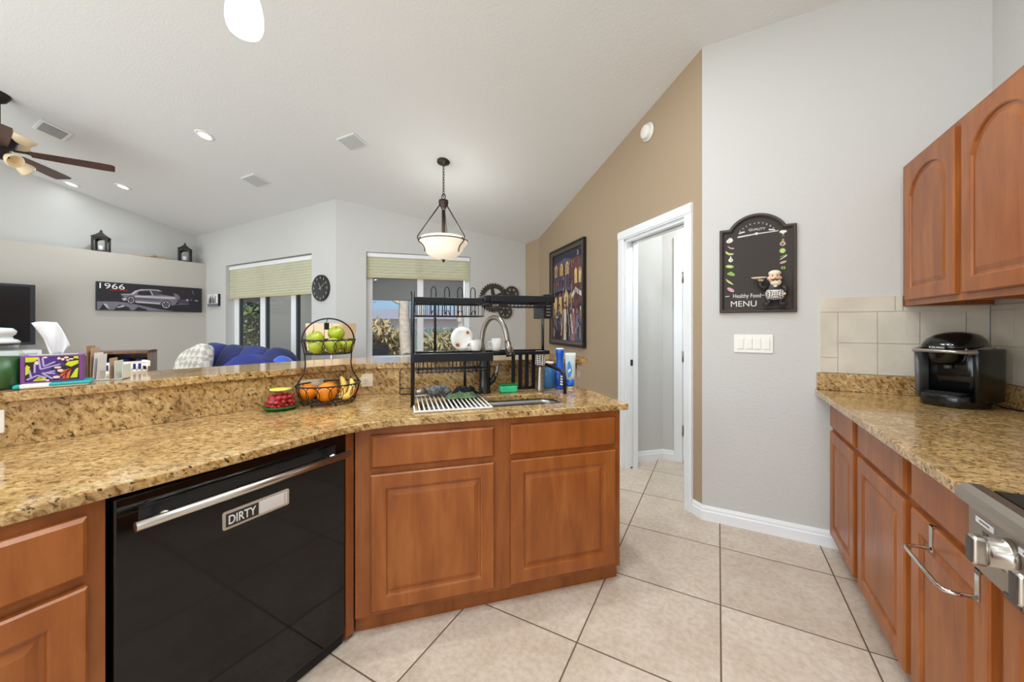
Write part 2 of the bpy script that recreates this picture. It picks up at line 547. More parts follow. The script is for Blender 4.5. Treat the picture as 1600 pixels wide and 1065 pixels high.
    def flat(s, poly, m, y=0.0):
        """flat polygon in the local xz plane facing -y, triangulated"""
        tri = geometry.tessellate_polygon([[Vector((p[0], p[1], 0)) for p in poly]])
        fs = []
        for t in tri:
            a, b_, c_ = [Vector((poly[k][0], poly[k][1], 0)) for k in t]
            fs.append(tuple(t) if (b_ - a).cross(c_ - a).z > 0 else tuple(reversed(t)))
        return s.add([(p[0], y, p[1]) for p in poly], fs, m)
    def build(s, name, parent=None, loc=(0, 0, 0), rotz=0.0, bevel=0.0, fix=True):
        me = bpy.data.meshes.new(name)
        me.from_pydata(s.v, [], s.f)
        for n in s.mats: me.materials.append(MATS[n])
        me.polygons.foreach_set('material_index', s.m)
        me.polygons.foreach_set('use_smooth', s.sm)
        me.update()
        if fix:
            import bmesh
            bm = bmesh.new(); bm.from_mesh(me)
            bmesh.ops.remove_doubles(bm, verts=bm.verts, dist=1e-6)
            bmesh.ops.recalc_face_normals(bm, faces=bm.faces)
            bm.to_mesh(me); bm.free()
        o = bpy.data.objects.new(name, me)
        COL.objects.link(o)
        o.location = loc; o.rotation_euler = (0, 0, rotz)
        if parent: o.parent = parent
        if s.wn:
            o.modifiers.new('weighted', 'WEIGHTED_NORMAL')
        if bevel:
            b = o.modifiers.new('bevel', 'BEVEL'); b.width = bevel; b.segments = 2; b.limit_method = 'ANGLE'
        return o

def tag(o, label=None, cat=None, group=None, kind=None):
    if label: o['label'] = label
    if cat: o['category'] = cat
    if group: o['group'] = group
    if kind: o['kind'] = kind
    return o

def thing(name, label, cat, loc=(0, 0, 0), rotz=0.0, group=None):
    o = bpy.data.objects.new(name, None); COL.objects.link(o)
    o.empty_display_size = 0.05
    o.location = loc; o.rotation_euler = (0, 0, rotz)
    return tag(o, label, cat, group)

def struct(name, loc=(0, 0, 0), rotz=0.0):
    o = bpy.data.objects.new(name, None); COL.objects.link(o)
    o.location = loc; o.rotation_euler = (0, 0, rotz); o['kind'] = 'structure'
    return o

def sbuild(mb, name, **k):
    o = mb.build(name, **k); o['kind'] = 'structure'; return o

def copy_tree(o, parent=None):
    c = o.copy(); COL.objects.link(c)
    if parent: c.parent = parent
    for ch in list(o.children):
        copy_tree(ch, c)
    return c

def text(s, name, parent, size, loc, mname, width=None, rot=(pi / 2, 0, 0), extrude=0.0006, height=None, bold=0.0):
    cu = bpy.data.curves.new(name, 'FONT'); cu.body = s; cu.size = size; cu.extrude = extrude
    cu.align_x = 'CENTER'; cu.align_y = 'CENTER'; cu.offset = bold
    t = bpy.data.objects.new(name + '_curve', cu); COL.objects.link(t)
    dg = bpy.context.evaluated_depsgraph_get()
    me = bpy.data.meshes.new_from_object(t.evaluated_get(dg))
    bpy.data.objects.remove(t); bpy.data.curves.remove(cu)
    me.name = name
    xs = [v.co.x for v in me.vertices]; ys = [v.co.y for v in me.vertices]
    w = max(xs) - min(xs); h = max(ys) - min(ys)
    cx = (max(xs) + min(xs)) / 2; cy = (max(ys) + min(ys)) / 2
    kx = width / w if width else 1.0
    ky = height / h if height else kx
    for v in me.vertices:
        v.co.x = (v.co.x - cx) * kx; v.co.y = (v.co.y - cy) * ky
    me.materials.clear(); me.materials.append(MATS[mname])
    o = bpy.data.objects.new(name, me); COL.objects.link(o)
    o.location = loc; o.rotation_euler = rot; o.parent = parent
    return o

def lamp(name, parent, kind, power, loc, color=WARM, size=0.1, spot=None):
    d = bpy.data.lights.new(name, kind); d.energy = power; d.color = color
    if kind == 'AREA': d.shape = 'DISK'; d.size = size
    elif kind == 'POINT': d.shadow_soft_size = size
    elif kind == 'SPOT': d.shadow_soft_size = size; d.spot_size = spot or radians(140); d.spot_blend = 0.6
    o = bpy.data.objects.new(name, d); COL.objects.link(o); o.location = loc
    if parent: o.parent = parent
    return o

R2 = sqrt(0.5)
def uv(u, v, z=0.0): return ((u - v) * R2, (u + v) * R2, z)
def arc(cx, cy, r, a0, a1, n=12, ry=None):
    ry = r if ry is None else ry
    return [(cx + r * cos(radians(a0 + (a1 - a0) * i / n)), cy + ry * sin(radians(a0 + (a1 - a0) * i / n))) for i in range(n + 1)]
def ellipse(cx, cy, rx, ry, n=16, rot=0):
    return [(cx + rx * cos(2 * pi * i / n) * cos(rot) - ry * sin(2 * pi * i / n) * sin(rot), cy + rx * cos(2 * pi * i / n) * sin(rot) + ry * sin(2 * pi * i / n) * cos(rot)) for i in range(n)]
def rrect(x0, x1, y0, y1, r, n=4):
    return arc(x1 - r, y0 + r, r, -90, 0, n) + arc(x1 - r, y1 - r, r, 0, 90, n) + arc(x0 + r, y1 - r, r, 90, 180, n) + arc(x0 + r, y0 + r, r, 180, 270, n)
# ================================================================== SETTING
YR = -0.4
def cz(x, y):
    return 3.165 + .015 * x - .25 * ((y if y >= YR else 2 * YR - y) - 2.84)

def wall(name, p, q, off, m, openings=(), z0=0.0, top=None, breaks=()):
    """p->q inner line, off = outward offset vector, openings (s0,s1,za,zb) in metres along the line"""
    mb = MB()
    L = sqrt((q[0] - p[0]) ** 2 + (q[1] - p[1]) ** 2)
    d = ((q[0] - p[0]) / L, (q[1] - p[1]) / L)
    cuts = sorted({0.0, L, *[o[0] for o in openings], *[o[1] for o in openings], *breaks})
    for a, b in zip(cuts, cuts[1:]):
        spans = []
        op = [o for o in openings if o[0] <= a + 1e-6 and o[1] >= b - 1e-6]
        if op: spans = [(z0, op[0][2]), (op[0][3], None)]
        else: spans = [(z0, None)]
        for lo, hi in spans:
            if hi is not None and hi - lo < 1e-4: continue
            base = []
            for s_ in (a, b):
                x, y = p[0] + d[0] * s_, p[1] + d[1] * s_
                base += [(x, y), (x + off[0], y + off[1])]
            def t(xy): return (cz(*xy) + 0.03 if top is None else top) if hi is None else hi
            A, A2, B, B2 = base
            vs = [(*A, lo), (*B, lo), (*B2, lo), (*A2, lo), (*A, t(A)), (*B, t(B)), (*B2, t(B2)), (*A2, t(A2))]
            mb.add(vs, [(0, 3, 2, 1), (4, 5, 6, 7), (0, 1, 5, 4), (1, 2, 6, 5), (2, 3, 7, 6), (3, 0, 4, 7)], m)
    return sbuild(mb, name, fix=True)

# floor
mb = MB(); mb.prism([(-8.6, -3.4), (1.4, -3.4), (1.4, 4.1), (-.6, 4.1), uv(2.5, 3.3)[:2], uv(2.1, 5.7)[:2], uv(-.8, 5.7)[:2], (-4.6, 3.5), (-8.6, 3.5)], -0.1, 0.0, 'floor_tile'); sbuild(mb, 'floor')
# ceiling (one vaulted slab, two slopes)
mb = MB()
for ya, yb in ((YR, 5.75), (-3.4, YR)):
    P = [(-8.62, ya), (1.4, ya), (1.4, yb), (-8.62, yb)]
    eps = 1e-6
    def zz(x, y): return cz(x, y)
    vs = [(x, y, zz(x, y)) for x, y in P] + [(x, y, zz(x, y) + .1) for x, y in P]
    mb.add(vs, [(0, 1, 2, 3), (7, 6, 5, 4), (0, 4, 5, 1), (1, 5, 6, 2), (2, 6, 7, 3), (3, 7, 4, 0)], 'ceiling_paint')
sbuild(mb, 'ceiling', fix=False)

wall('wall_end', (-.094, 2.835), (1.25, 2.835), (0, .12), 'wall_white')
wall('wall_right', (1.217, 2.9), (1.217, -3.3), (.12, 0), 'wall_white', breaks=(3.3,))
wall('wall_hall', uv(1.943, 5.2)[:2], uv(1.943, 2.071)[:2], (.12 * R2, .12 * R2), 'wall_brown', openings=[(5.2 - 2.99, 5.2 - 2.225, 0, 2.07)])
wall('wall_nook', uv(1.82, 5.53)[:2], uv(1.943, 5.2)[:2], (.12, .06), 'wall_brown')
wall('wall_dining', uv(-.84, 5.5)[:2], uv(1.83, 5.5)[:2], (-.2 * R2, .2 * R2), 'wall_far', openings=[(.84 - .46, .84 + .974, .78, 2.30)])
wall('wall_living', (-8.6, 3.297), (-4.4805, 3.297), (0, .22), 'wall_far', openings=[(8.6 - 7.36, 8.6 - 5.01, .04, 2.31)])
mb = MB(); mb.box(-8.4, -8.04, -3.2, 3.297, 0, 2.392, 'wall_greige'); sbuild(mb, 'wall_media')
wall('wall_niche', (-8.4, 3.4), (-8.4, -3.3), (-.15, 0), 'wall_far', breaks=(3.8,))
wall('wall_rear', (-8.5, -3.2), (1.3, -3.2), (0, -.12), 'wall_far', openings=[(1.5, 8.1, .05, 2.35)])
w3 = struct('fill_window', (0, -3.2, 0))
mb = MB()
for x in (-7.0, -5.36, -3.72, -2.08, -.44): mb.box(x, x + .04, -.10, -.04, .05, 2.35, 'trim_white')
mb.box(-7.0, -.4, -.10, -.04, .05, .11, 'trim_white'); mb.box(-7.0, -.4, -.10, -.04, 2.29, 2.35, 'trim_white'); mb.build('window_frame', w3)
dl = lamp('rear_fill', w3, 'AREA', REAR_FILL, (-3.7, -.2, 1.2), (.88, .96, 1.0)); dl.data.shape = 'RECTANGLE'; dl.data.size = 6.5; dl.data.size_y = 2.2; dl.rotation_euler = (pi / 2, 0, 0)
# unseen window and area lamp added behind the view to brighten the ceiling
# little hall behind the door
wall('wall_hall_left', uv(1.95, 3.11)[:2], uv(2.436, 3.11)[:2], (-.1 * R2, .1 * R2), 'wall_far', top=2.5)
wall('wall_hall_back', (-.52, 3.925), (1.35, 3.925), (0, .12), 'wall_far', top=2.5)
wall('wall_hall_right', (1.1, 4.0), (1.1, 2.9), (.12, 0), 'wall_far', top=2.5)
mb = MB(); mb.prism([uv(1.97, 3.25)[:2], uv(2.5, 3.25)[:2], (-.5, 4.05), (1.3, 4.05), (1.3, 2.9), (-.07, 2.9)], 2.45, 2.55, 'ceiling_paint'); sbuild(mb, 'ceiling_hall')

# baseboards
def baseboard(name, p, q, n, h=.095):
    """n = unit vector into the room"""
    mb = MB()
    prof = [(0, 0), (.016, 0), (.016, h * .62), (.012, h * .70), (.012, h * .82), (.006, h), (0, h)]
    rings = [[(c[0] + n[0] * a, c[1] + n[1] * a, z) for a, z in prof] for c in (p, q)]
    mb.loft(rings, 'trim_white', False)
    return sbuild(mb, name)
baseboard('baseboard_end', (-.098, 2.835), (.63, 2.835), (0, -1))
baseboard('baseboard_hall', uv(1.943, 2.065)[:2], uv(1.943, 2.155)[:2], (-R2, -R2))
baseboard('baseboard_hall_left', uv(2.0, 3.11)[:2], uv(2.436, 3.11)[:2], (R2, -R2))
baseboard('baseboard_hall_back', (-.475, 3.925), (-.37, 3.925), (0, -1))
baseboard('baseboard_brown', uv(1.943, 3.085)[:2], uv(1.943, 5.19)[:2], (-R2, -R2))

# door_1: cased pocket-door opening in the brown wall (local x runs along the wall to the right)
d1 = struct('door_1', uv(1.943, 2.225), -pi / 4)
def local_x(v): return 2.225 - v       # v -> local x
xl, xr = local_x(2.99), 0.0
mb = MB()
for a, b in ((xl - .085, xl), (xr, xr + .068)):
    mb.box(a, b, -.018, -.001, 0, 2.07 - .0, 'trim_white')
    mb.box(a + .012, b - .012, -.024, -.018, 0, 2.07, 'trim_white')
mb.box(xl - .085, xr + .068, -.018, -.001, 2.07, 2.15, 'trim_white')
mb.box(xl - .085, xr + .068, -.024, -.018, 2.082, 2.138, 'trim_white')
mb.build('door_casing', d1)
mb = MB()
mb.box(xl, xl + .018, .0, .045, 0, 2.07, 'trim_white'); mb.box(xl, xl + .018, .078, .125, 0, 2.07, 'trim_white')
mb.box(xr - .018, xr, .0, .125, 0, 2.07, 'trim_white'); mb.box(xl, xr, .0, .045, 2.045, 2.07, 'trim_white'); mb.box(xl, xr, .078, .125, 2.045, 2.07, 'trim_white')
mb.box(xl, xl + .003, .045, .078, 0, 2.07, 'vent_dark'); mb.box(xl, xr, .045, .078, 2.066, 2.07, 'vent_dark')
mb.build('door_jamb', d1)
mb = MB(); mb.bevbox(xl + .003, xl + .0095, .047, .076, .01, 2.05, .003, 'trim_white'); mb.build('pocket_door', d1)
mb = MB(); mb.box(xl + .0096, xl + .012, .048, .075, .93, .985, 'bronze'); mb.build('latch_plate', d1)

# door_2: white door on the far side of the hall
d2 = struct('door_2', (-.37, 3.925, 0), 0)
mb = MB(); mb.box(0, .075, -.02, -.001, 0, 2.06, 'trim_white'); mb.box(0, .95, -.02, -.001, 2.06, 2.14, 'trim_white'); mb.box(.875, .95, -.02, -.001, 0, 2.06, 'trim_white'); mb.build('door_casing', d2)
mb = MB(); mb.box(.077, .873, -.012, -.001, .01, 2.058, 'trim_white')
for a, b in ((.2, .44), (.51, .75)):
    for c, d in ((.25, .85), (1.0, 1.55), (1.65, 1.9)):
        mb.box(a, b, -.017, -.012, c, d, 'trim_white')
mb.build('door_panel', d2)
mb = MB()
for z in (.3, 1.0, 1.75): mb.cyl((.077, -.018, z - .05), (.077, -.018, z + .05), .008, 'nickel', 8)
mb.build('hinge', d2)

# window_1: tall sliding window of the living room
w1 = struct('window_1', (0, 3.297, 0))
mb = MB()
y0, y1 = .135, .20
for a, b in ((-7.36, -7.22), (-6.56, -6.42), (-5.72, -5.60), (-5.07, -5.01)):
    mb.box(a, b, y0, y1, .08, 2.31, 'trim_white')
mb.box(-7.36, -5.01, y0, y1, .04, .13, 'trim_white'); mb.box(-7.36, -5.01, y0, y1, 2.25, 2.31, 'trim_white')
for a in (-7.22, -6.42, -5.60): mb.box(a, a + .035, y0 + .01, y1 - .01, .13, 2.25, 'screen_frame')
mb.build('window_frame', w1)
for a, b in ((-7.22, -6.56), (-6.42, -5.72), (-5.60, -5.07)):
    mb = MB(); mb.box(a, b, .16, .166, .13, 2.25, 'pane'); mb.build('pane', w1)

# window_2: double window of the dining nook
w2 = struct('window_2', uv(0, 5.5), pi / 4)
mb = MB()
for a, b in ((-.46, -.392), (.222, .304), (.9, .974)): mb.box(a, b, .10, .17, .78, 2.30, 'trim_white')
mb.box(-.46, .974, .09, .18, .78, .865, 'trim_white'); mb.box(-.46, .974, .10, .17, 2.22, 2.30, 'trim_white')
mb.build('window_frame', w2)
mb = MB(); mb.box(-.46, .974, -.02, .10, .765, .785, 'trim_white'); mb.build('window_sill', w2)
for a, b in ((-.392, .222), (.304, .9)):
    mb = MB(); mb.box(a, b, .132, .138, .865, 2.22, 'pane'); mb.build('pane', w2)

# blinds
def blind(name, label, loc, rotz, x0, x1, z0, z1, ztop):
    t = thing(name, label, 'blind', loc, rotz)
    mb = MB(); n = int((z1 - z0) / .02); pts = []
    ring0, ring1 = [], []
    for i in range(n + 1):
        z = z0 + (z1 - z0) * i / n
        y = .0 if i % 2 == 0 else -.012
        ring0.append((x0, y, z)); ring1.append((x1, y, z))
    vs = ring0 + ring1; k = n + 1
    mb.add(vs, [(i, k + i, k + i + 1, i + 1) for i in range(n)], 'blind_cloth')
    mb.build('pleated_fabric', t, fix=False)
    mb = MB(); mb.bevbox(x0, x1, -.018, .012, z0 - .022, z0, .004, 'blind_cloth_rail'); mb.build('bottom_rail', t)
    mb = MB(); mb.bevbox(x0, x1, -.02, .03, z1, ztop, .004, 'trim_white'); mb.build('head_rail', t)
    return t
mat('blind_cloth_rail', (198, 184, 150), 0.6)
blind('pleated_blind', 'pale yellow pleated blind half lowered in the living room window by the clock', (0, 3.36, 0), 0, -7.35, -5.02, 1.765, 2.235, 2.30)
blind('pleated_blind', 'pale cream pleated blind half lowered in the dining window behind the hanging bowl lamp', uv(0, 5.545), pi / 4, -.455, .969, 1.975, 2.24, 2.295)

# ================================================================== OUTSIDE
mb = MB(); mb.prism([(-40, 3.6), (-4.7, 3.6), uv(1.8, 5.8)[:2], (2, 6.5), (2, 40), (-40, 40)], -.15, -.06, 'ground_out'); o = sbuild(mb, 'ground_yard')
mb = MB(); mb.prism([(-9.6, 3.56), (-4.66, 3.55), uv(1.7, 5.76)[:2], uv(2.6, 9.0)[:2], uv(-.8, 9.0)[:2], (-7.5, 7.2), (-9.6, 7.2)], 2.47, 2.57, 'lanai_ceiling'); sbuild(mb, 'ceiling_lanai')
bm_ = MB(); bm_.box(-.8, 2.6, -.1, .1, 1.86, 2.47, 'lanai_ceiling'); o = sbuild(bm_, 'trim_1', loc=uv(0, 9.0), rotz=pi / 4)
mb = MB(); mb.box(-9.3, -9.15, 4.93, 7.2, -.06, 2.47, 'lanai_wall'); sbuild(mb, 'wall_lanai')
sd = thing('screen_door', 'dark framed screen door beside the grey porch wall outside the living room window', 'door', (-9.2, 4.0, -.06), pi / 2)
mb = MB()
for a, b in ((0, .05), (.80, .93)): mb.box(a, b, -.03, .03, 0, 2.3, 'screen_frame')
mb.box(0, .93, -.03, .03, 1.86, 2.3, 'screen_frame'); mb.box(0, .93, -.03, .03, 0, .12, 'screen_frame'); mb.build('door_frame', sd)

def leaf_cloud(mb, c, r, n, size, m, seed=1, droop=0.0):
    rnd = random.Random(seed)
    for _ in range(n):
        while True:
            p = Vector((rnd.uniform(-1, 1), rnd.uniform(-1, 1), rnd.uniform(-1, 1)))
            if p.length < 1: break
        p = Vector((c[0] + p.x * r[0], c[1] + p.y * r[1], c[2] + p.z * r[2]))
        d = Vector((rnd.uniform(-1, 1), rnd.uniform(-1, 1), rnd.uniform(-.6, 1) - droop)).normalized()
        sdir = d.cross(Vector((rnd.uniform(-1, 1), rnd.uniform(-1, 1), rnd.uniform(-1, 1)))).normalized()
        L = size * rnd.uniform(.6, 1.3); w = L * .16
        mb.add([p, p + d * L * .5 + sdir * w, p + d * L, p + d * L * .5 - sdir * w], [(0, 1, 2, 3)], m)

def shrub(name, label, loc, r, n, size, m, seed):
    t = thing(name, label, 'shrub', loc)
    mb = MB()
    rnd = random.Random(seed)
    for k in range(9):
        a = rnd.uniform(0, 6.28); mb.tube([(0, 0, 0), (r[0] * .4 * cos(a), r[1] * .4 * sin(a), r[2] * .9), (r[0] * .8 * cos(a), r[1] * .8 * sin(a), r[2] * 1.7)], .012, 'bark', 5)
    mb.build('stems', t)
    mb = MB(); leaf_cloud(mb, (0, 0, r[2]), r, n, size, m, seed); mb.build('foliage', t, fix=False)
    return t

def tree(label, loc, h, r, lean, branches, seed):
    t = thing('tree', label, 'tree', loc)
    rnd = random.Random(seed)
    mb = MB(); P = [(lean * (i / 6) ** 1.5 + .03 * sin(i * 1.7), .02 * cos(i), h * i / 6) for i in range(7)]
    mb.tube(P, r, 'bark', 10, radii=[r * (1.15 - .45 * i / 6) for i in range(7)]); mb.build('trunk', t)
    mb = MB()
    for (z, a, L, up) in branches:
        p = Vector((lean * (z / h) ** 1.5, 0, z)); pts = [p]
        d = Vector((cos(a), sin(a), up))
        for i in range(5):
            p = p + d * L / 5; d = (d + Vector((0, 0, rnd.uniform(-.25, .35)))); pts.append(p.copy())
        mb.tube(pts, .03, 'bark', 6, radii=[r * .42 * (1 - i / 6.5) for i in range(6)])
        for q in pts[2:]:
            for _ in range(3):
                e = q + Vector((rnd.uniform(-.4, .4), rnd.uniform(-.3, .3), rnd.uniform(-.1, .5))) * L * .45
                mb.tube([q, (q + e) / 2 + Vector((0, 0, .05)), e], .008, 'bark', 4)
    mb.build('branches', t)
    mb = MB()
    for (z, a, L, up) in branches:
        c = Vector((lean * (z / h) ** 1.5, 0, z)) + Vector((cos(a), sin(a), up)) * L
        leaf_cloud(mb, c, (L * .4, L * .4, L * .3), 70, .14, 'leaf_dry', seed + int(z * 10))
    mb.build('foliage', t, fix=False)
    return t
def at(px, depth, z=-.06):
    xc = (px - 800) / 589.1; c_, s_ = cos(radians(28.654)), sin(radians(28.654))
    return ((c_ * xc - s_) * depth, (s_ * xc + c_) * depth, z)
tree('pale barked tree with bare branches outside the left pane of the dining window', at(634, 10.5), 3.4, .16, -.05, [(1.9, radians(170), 1.1, .35), (2.1, radians(150), .8, .8), (2.4, radians(20), 1.0, .6), (2.8, radians(250), .9, .7)], 3)
tree('slim pale tree outside the right pane of the dining window', at(724, 12.0), 3.2, .11, -.3, [(2.2, radians(190), .9, .6), (2.5, radians(10), .9, .7)], 5)
shrub('shrub', 'dry palm like shrub outside the dining window left of the pale tree', at(592, 12.6), (.75, .6, .72), 900, .34, 'leaf_dry', 11)
shrub('shrub', 'tall olive shrub outside the right pane of the dining window', at(700, 13.5), (1.0, .8, .56), 1200, .26, 'leaf_olive', 12)
shrub('shrub', 'yellow green bush rising behind the far end of the wooden yard fence', at(583, 17.0), (.8, .8, .72), 900, .3, 'leaf_green', 13)
shrub('shrub', 'tall green bush seen through the screen door beyond the porch', (-12.6, 5.9, -.06), (1.3, 1.1, 1.3), 1400, .3, 'leaf_green', 14)
f = thing('yard_fence', 'grey green wooden board fence across the yard behind the pale tree', 'fence', uv(-1.5, 15.8, -.06), pi / 4)
mb = MB()
for i in range(52): mb.box(i * .15, i * .15 + .142, -.012, .012, 0, 1.22 + .01 * (i % 3), 'fence_green')
mb.build('boards', f)
for z in (.3, .95):
    mb = MB(); mb.box(0, 7.8, .014, .05, z, z + .08, 'fence_green'); mb.build('rail', f)
mb = MB(); mb.bevbox(-.22, .22, -.2, .2, 0, .78, .03, 'box_grey'); t = mb.build('utility_box', loc=at(591, 11.0)); tag(t, 'low grey utility box in the yard below the dry shrub', 'box')
nb = thing('house', 'pale neighbouring house wall and low roof beyond the yard fence', 'house', uv(2.0, 26, -.06), pi / 4)
mb = MB(); mb.box(-6, 6, 0, 6, 0, 1.75, 'neighbour_wall'); mb.build('house_wall', nb)
mb = MB(); mb.loft([[(-6.5, -.5, 1.75), (6.5, -.5, 1.75), (6.5, 6.5, 1.75), (-6.5, 6.5, 1.75)], [(-3, 2.8, 2.5), (3, 2.8, 2.5), (3, 3.2, 2.5), (-3, 3.2, 2.5)]], 'hill', False); mb.build('roof', nb)
mb = MB()
prof = [(-30 + 5 * i, 2.0 + 1.0 * sin(i * .9) + .5 * sin(i * 2.1)) for i in range(13)]
mb.prism([(-30, 0)] + prof + [(30, 0)], 0, 4, 'hill', M=Matrix(((1, 0, 0, 0), (0, 0, 1, 0), (0, 1, 0, 0), (0, 0, 0, 1))))
sbuild(mb, 'hill', loc=uv(0, 44, -.06), rotz=pi / 4)

# ================================================================== LAMPS IN THE CEILING
def slope_mat(x, y):
    """orientation of things lying on the sloped ceiling at (x, y)"""
    s_ = -.25 if y >= YR else .25
    return math.atan(s_)
def can_light(label, x, y, power, group=None):
    t = thing('recessed_light', label, 'ceiling light', (x, y, cz(x, y)), 0, group)
    t.rotation_euler = (slope_mat(x, y), 0, 0)
    mb = MB(); mb.lathe([(.056, -.002), (.060, -.010), (.082, -.008), (.088, -.001)], 'can_trim', 28, caps=False); mb.build('trim_ring', t, fix=True)
    mb = MB(); mb.lathe([(.0005, -.004), (.056, -.004)], 'can_glow', 28, caps=False); mb.build('diffuser', t)
    lamp('bulb', t, 'AREA', power, (0, 0, -.014), size=.11)
    return t
can_light('round recessed ceiling light nearest the hanging bowl lamp, left of the square speakers', -4.79, 1.95, CAN_LIVING)
can_light('round recessed ceiling light to the right of the fan blade tips, above the left lantern', -7.38, 2.04, CAN_LIVING)
can_light('round recessed ceiling light just below a fan blade, nearest the niche wall', -8.15, 1.72, CAN_LIVING * .06)
for i, (x, y) in enumerate([(-4.8, -.9), (-6.9, -1.6), (-4.0, -2.4)]):
    can_light('round recessed light over the living room behind the view', x, y, CAN_LIVING, 'lights outside the view')
for i, (x, y) in enumerate([(-1.0, 1.75), (-.5, 1.35), (.05, .55), (-.9, -.2), (.45, -.9), (-1.5, -1.6), (.2, -2.2)]):  # unseen cans: sink one inferred from a shadow, others added to brighten the kitchen
    can_light('unseen round recessed light over the kitchen above the view', x, y, CAN_KITCHEN, 'kitchen lights outside the view')
for lab, x, y in (('added fill light under the porch ceiling outside the living room window', -7.6, 5.3), ('added fill light under the porch ceiling outside the dining window', *uv(.6, 7.4)[:2])):
    t = thing('porch_fill', lab, 'ceiling light', (x, y, 2.47))  # invented fixture, added to lift the dark porch walls and ceiling
    mb = MB(); mb.lathe([(.0005, -.05), (.08, -.045), (.12, -.02), (.13, 0)], 'opal', 24, caps=False); mb.build('lamp_shade', t)
    lamp('bulb', t, 'POINT', PORCH_FILL * (.8 if x < -7 else .8), (0, 0, -.45), (1, 1, 1), .1)
hl = thing('hall_light', 'round flush light on the hall ceiling behind the door opening', 'ceiling light', (.1, 3.4, 2.45))
mb = MB(); mb.lathe([(.0005, -.06), (.08, -.055), (.13, -.03), (.14, 0)], 'opal', 24, caps=False); mb.build('lamp_shade', hl)
lamp('bulb', hl, 'POINT', HALL_LAMP, (0, 0, -.12), size=.08)
# ================================================================== KITCHEN CABINETS
ZC = .903      # peninsula worktop height
ZR = .92       # right-hand worktop height

def panel_ring(x0, x1, z0, z1, ins, y, drop, N=14):
    a, b, c, d = x0 + ins, x1 - ins, z0 + ins, z1 - ins
    P = [(a, y, c), (b, y, c)]
    for i in range(N + 1):
        t = 1 - 2 * i / N
        x = (a + b) / 2 + (b - a) / 2 * t
        z = d - drop * (1 - sqrt(max(0, 1 - .96 * t * t))) / (1 - sqrt(.04)) if drop else d
        P.append((x, y, z))
    return P
def raised_door(parent, x0, x1, z0, z1, name='door', arch=0.0, m='maple'):
    mb = MB()
    R = []
    fw = .058
    for ins, y, dr in ((0, 0, 0), (0, -.014, 0), (.005, -.019, 0), (fw, -.019, arch), (fw + .005, -.0165, arch), (fw + .008, -.010, arch), (fw + .016, -.009, arch), (fw + .036, -.0165, arch), (fw + .038, -.0165, arch)):
        R.append(panel_ring(x0, x1, z0, z1, ins, y, dr))
    mb.loft(R, m, False, None, caps=True)
    return mb.build(name, parent)
def drawer_front(parent, x0, x1, z0, z1, name='drawer', m='maple'):
    mb = MB()
    R = [panel_ring(x0, x1, z0, z1, i, y, 0) for i, y in ((0, 0), (0, -.011), (.009, -.019), (.010, -.019))]
    mb.loft(R, m, False, None, caps=True)
    return mb.build(name, parent)
def carcass(parent, x0, x1, depth, z0, z1, toe, opens, m='maple_side'):
    """hollow box with a solid face frame"""
    mb = MB()
    mb.box(x0, x1, 0, .02, z0, z1, m)
    mb.box(x0, x0 + .016, .02, depth, z0, z1, m); mb.box(x1 - .016, x1, .02, depth, z0, z1, m)
    mb.box(x0 + .016, x1 - .016, .02, depth, z0, z0 + .016, m)
    mb.box(x0 + .016, x1 - .016, depth - .008, depth, z0 + .016, z1, m)
    mb.build('carcass', parent)
    mb = MB(); mb.box(x0, x1, toe, toe + .016, 0, z0, m); mb.build('toe_kick', parent)

# sink base, faces the room diagonally
t = thing('sink_cabinet', 'diagonal maple sink base cabinet with two raised doors under two false drawers', 'cabinet', uv(0, 1.69), pi / 4)
carcass(t, -.185, 1.068, .53, .075, .871, .03, None)
drawer_front(t, -.124, .407, .698, .836); drawer_front(t, .486, 1.035, .698, .838)
raised_door(t, -.124, .407, .098, .672); raised_door(t, .486, 1.035, .098, .672)

# corner filler strip
mb = MB(); mb.box(-1.36, -1.332, 1.024, 1.062, .02, .871, 'maple_side'); o = mb.build('corner_filler')
tag(o, 'narrow maple filler strip between the black dishwasher and the sink cabinet', 'cabinet filler')

# cabinet at the left edge
t = thing('base_cabinet', 'maple base cabinet with drawer left of the black dishwasher', 'cabinet', (-1.338, -.62, 0), pi / 2)
carcass(t, 0, .958, .58, .075, .871, .04, None)
drawer_front(t, .30, .925, .70, .842); raised_door(t, .30, .925, .095, .675)

# base cabinets on the right, facing left
def right_base(label, ya, yb, dr, do, top=.886):
    t = thing('base_cabinet', label, 'cabinet', (.585, ya, 0), -pi / 2)
    carcass(t, 0, ya - yb, .60, .085, top, .05, None)
    for a, b in dr: drawer_front(t, ya - a, ya - b, .715, .848)
    for a, b in do: raised_door(t, ya - a, ya - b, .095, .692)
    return t
right_base('narrow maple base cabinet against the white wall, under the worktop end', 2.815, 2.335, [(2.79, 2.36)], [(2.79, 2.36)])
right_base('middle maple base cabinet on the right, its door without a towel bar', 2.333, 1.775, [(2.30, 1.80)], [(2.30, 1.80)])
tC = right_base('maple base cabinet carrying the hooked chrome towel bar beside the range', 1.773, 1.310, [(1.75, 1.335)], [(1.75, 1.335)])
right_base('maple base cabinet below the steel cooktop controls at the right edge', 1.308, .60, [], [(1.285, .75)], top=.728)

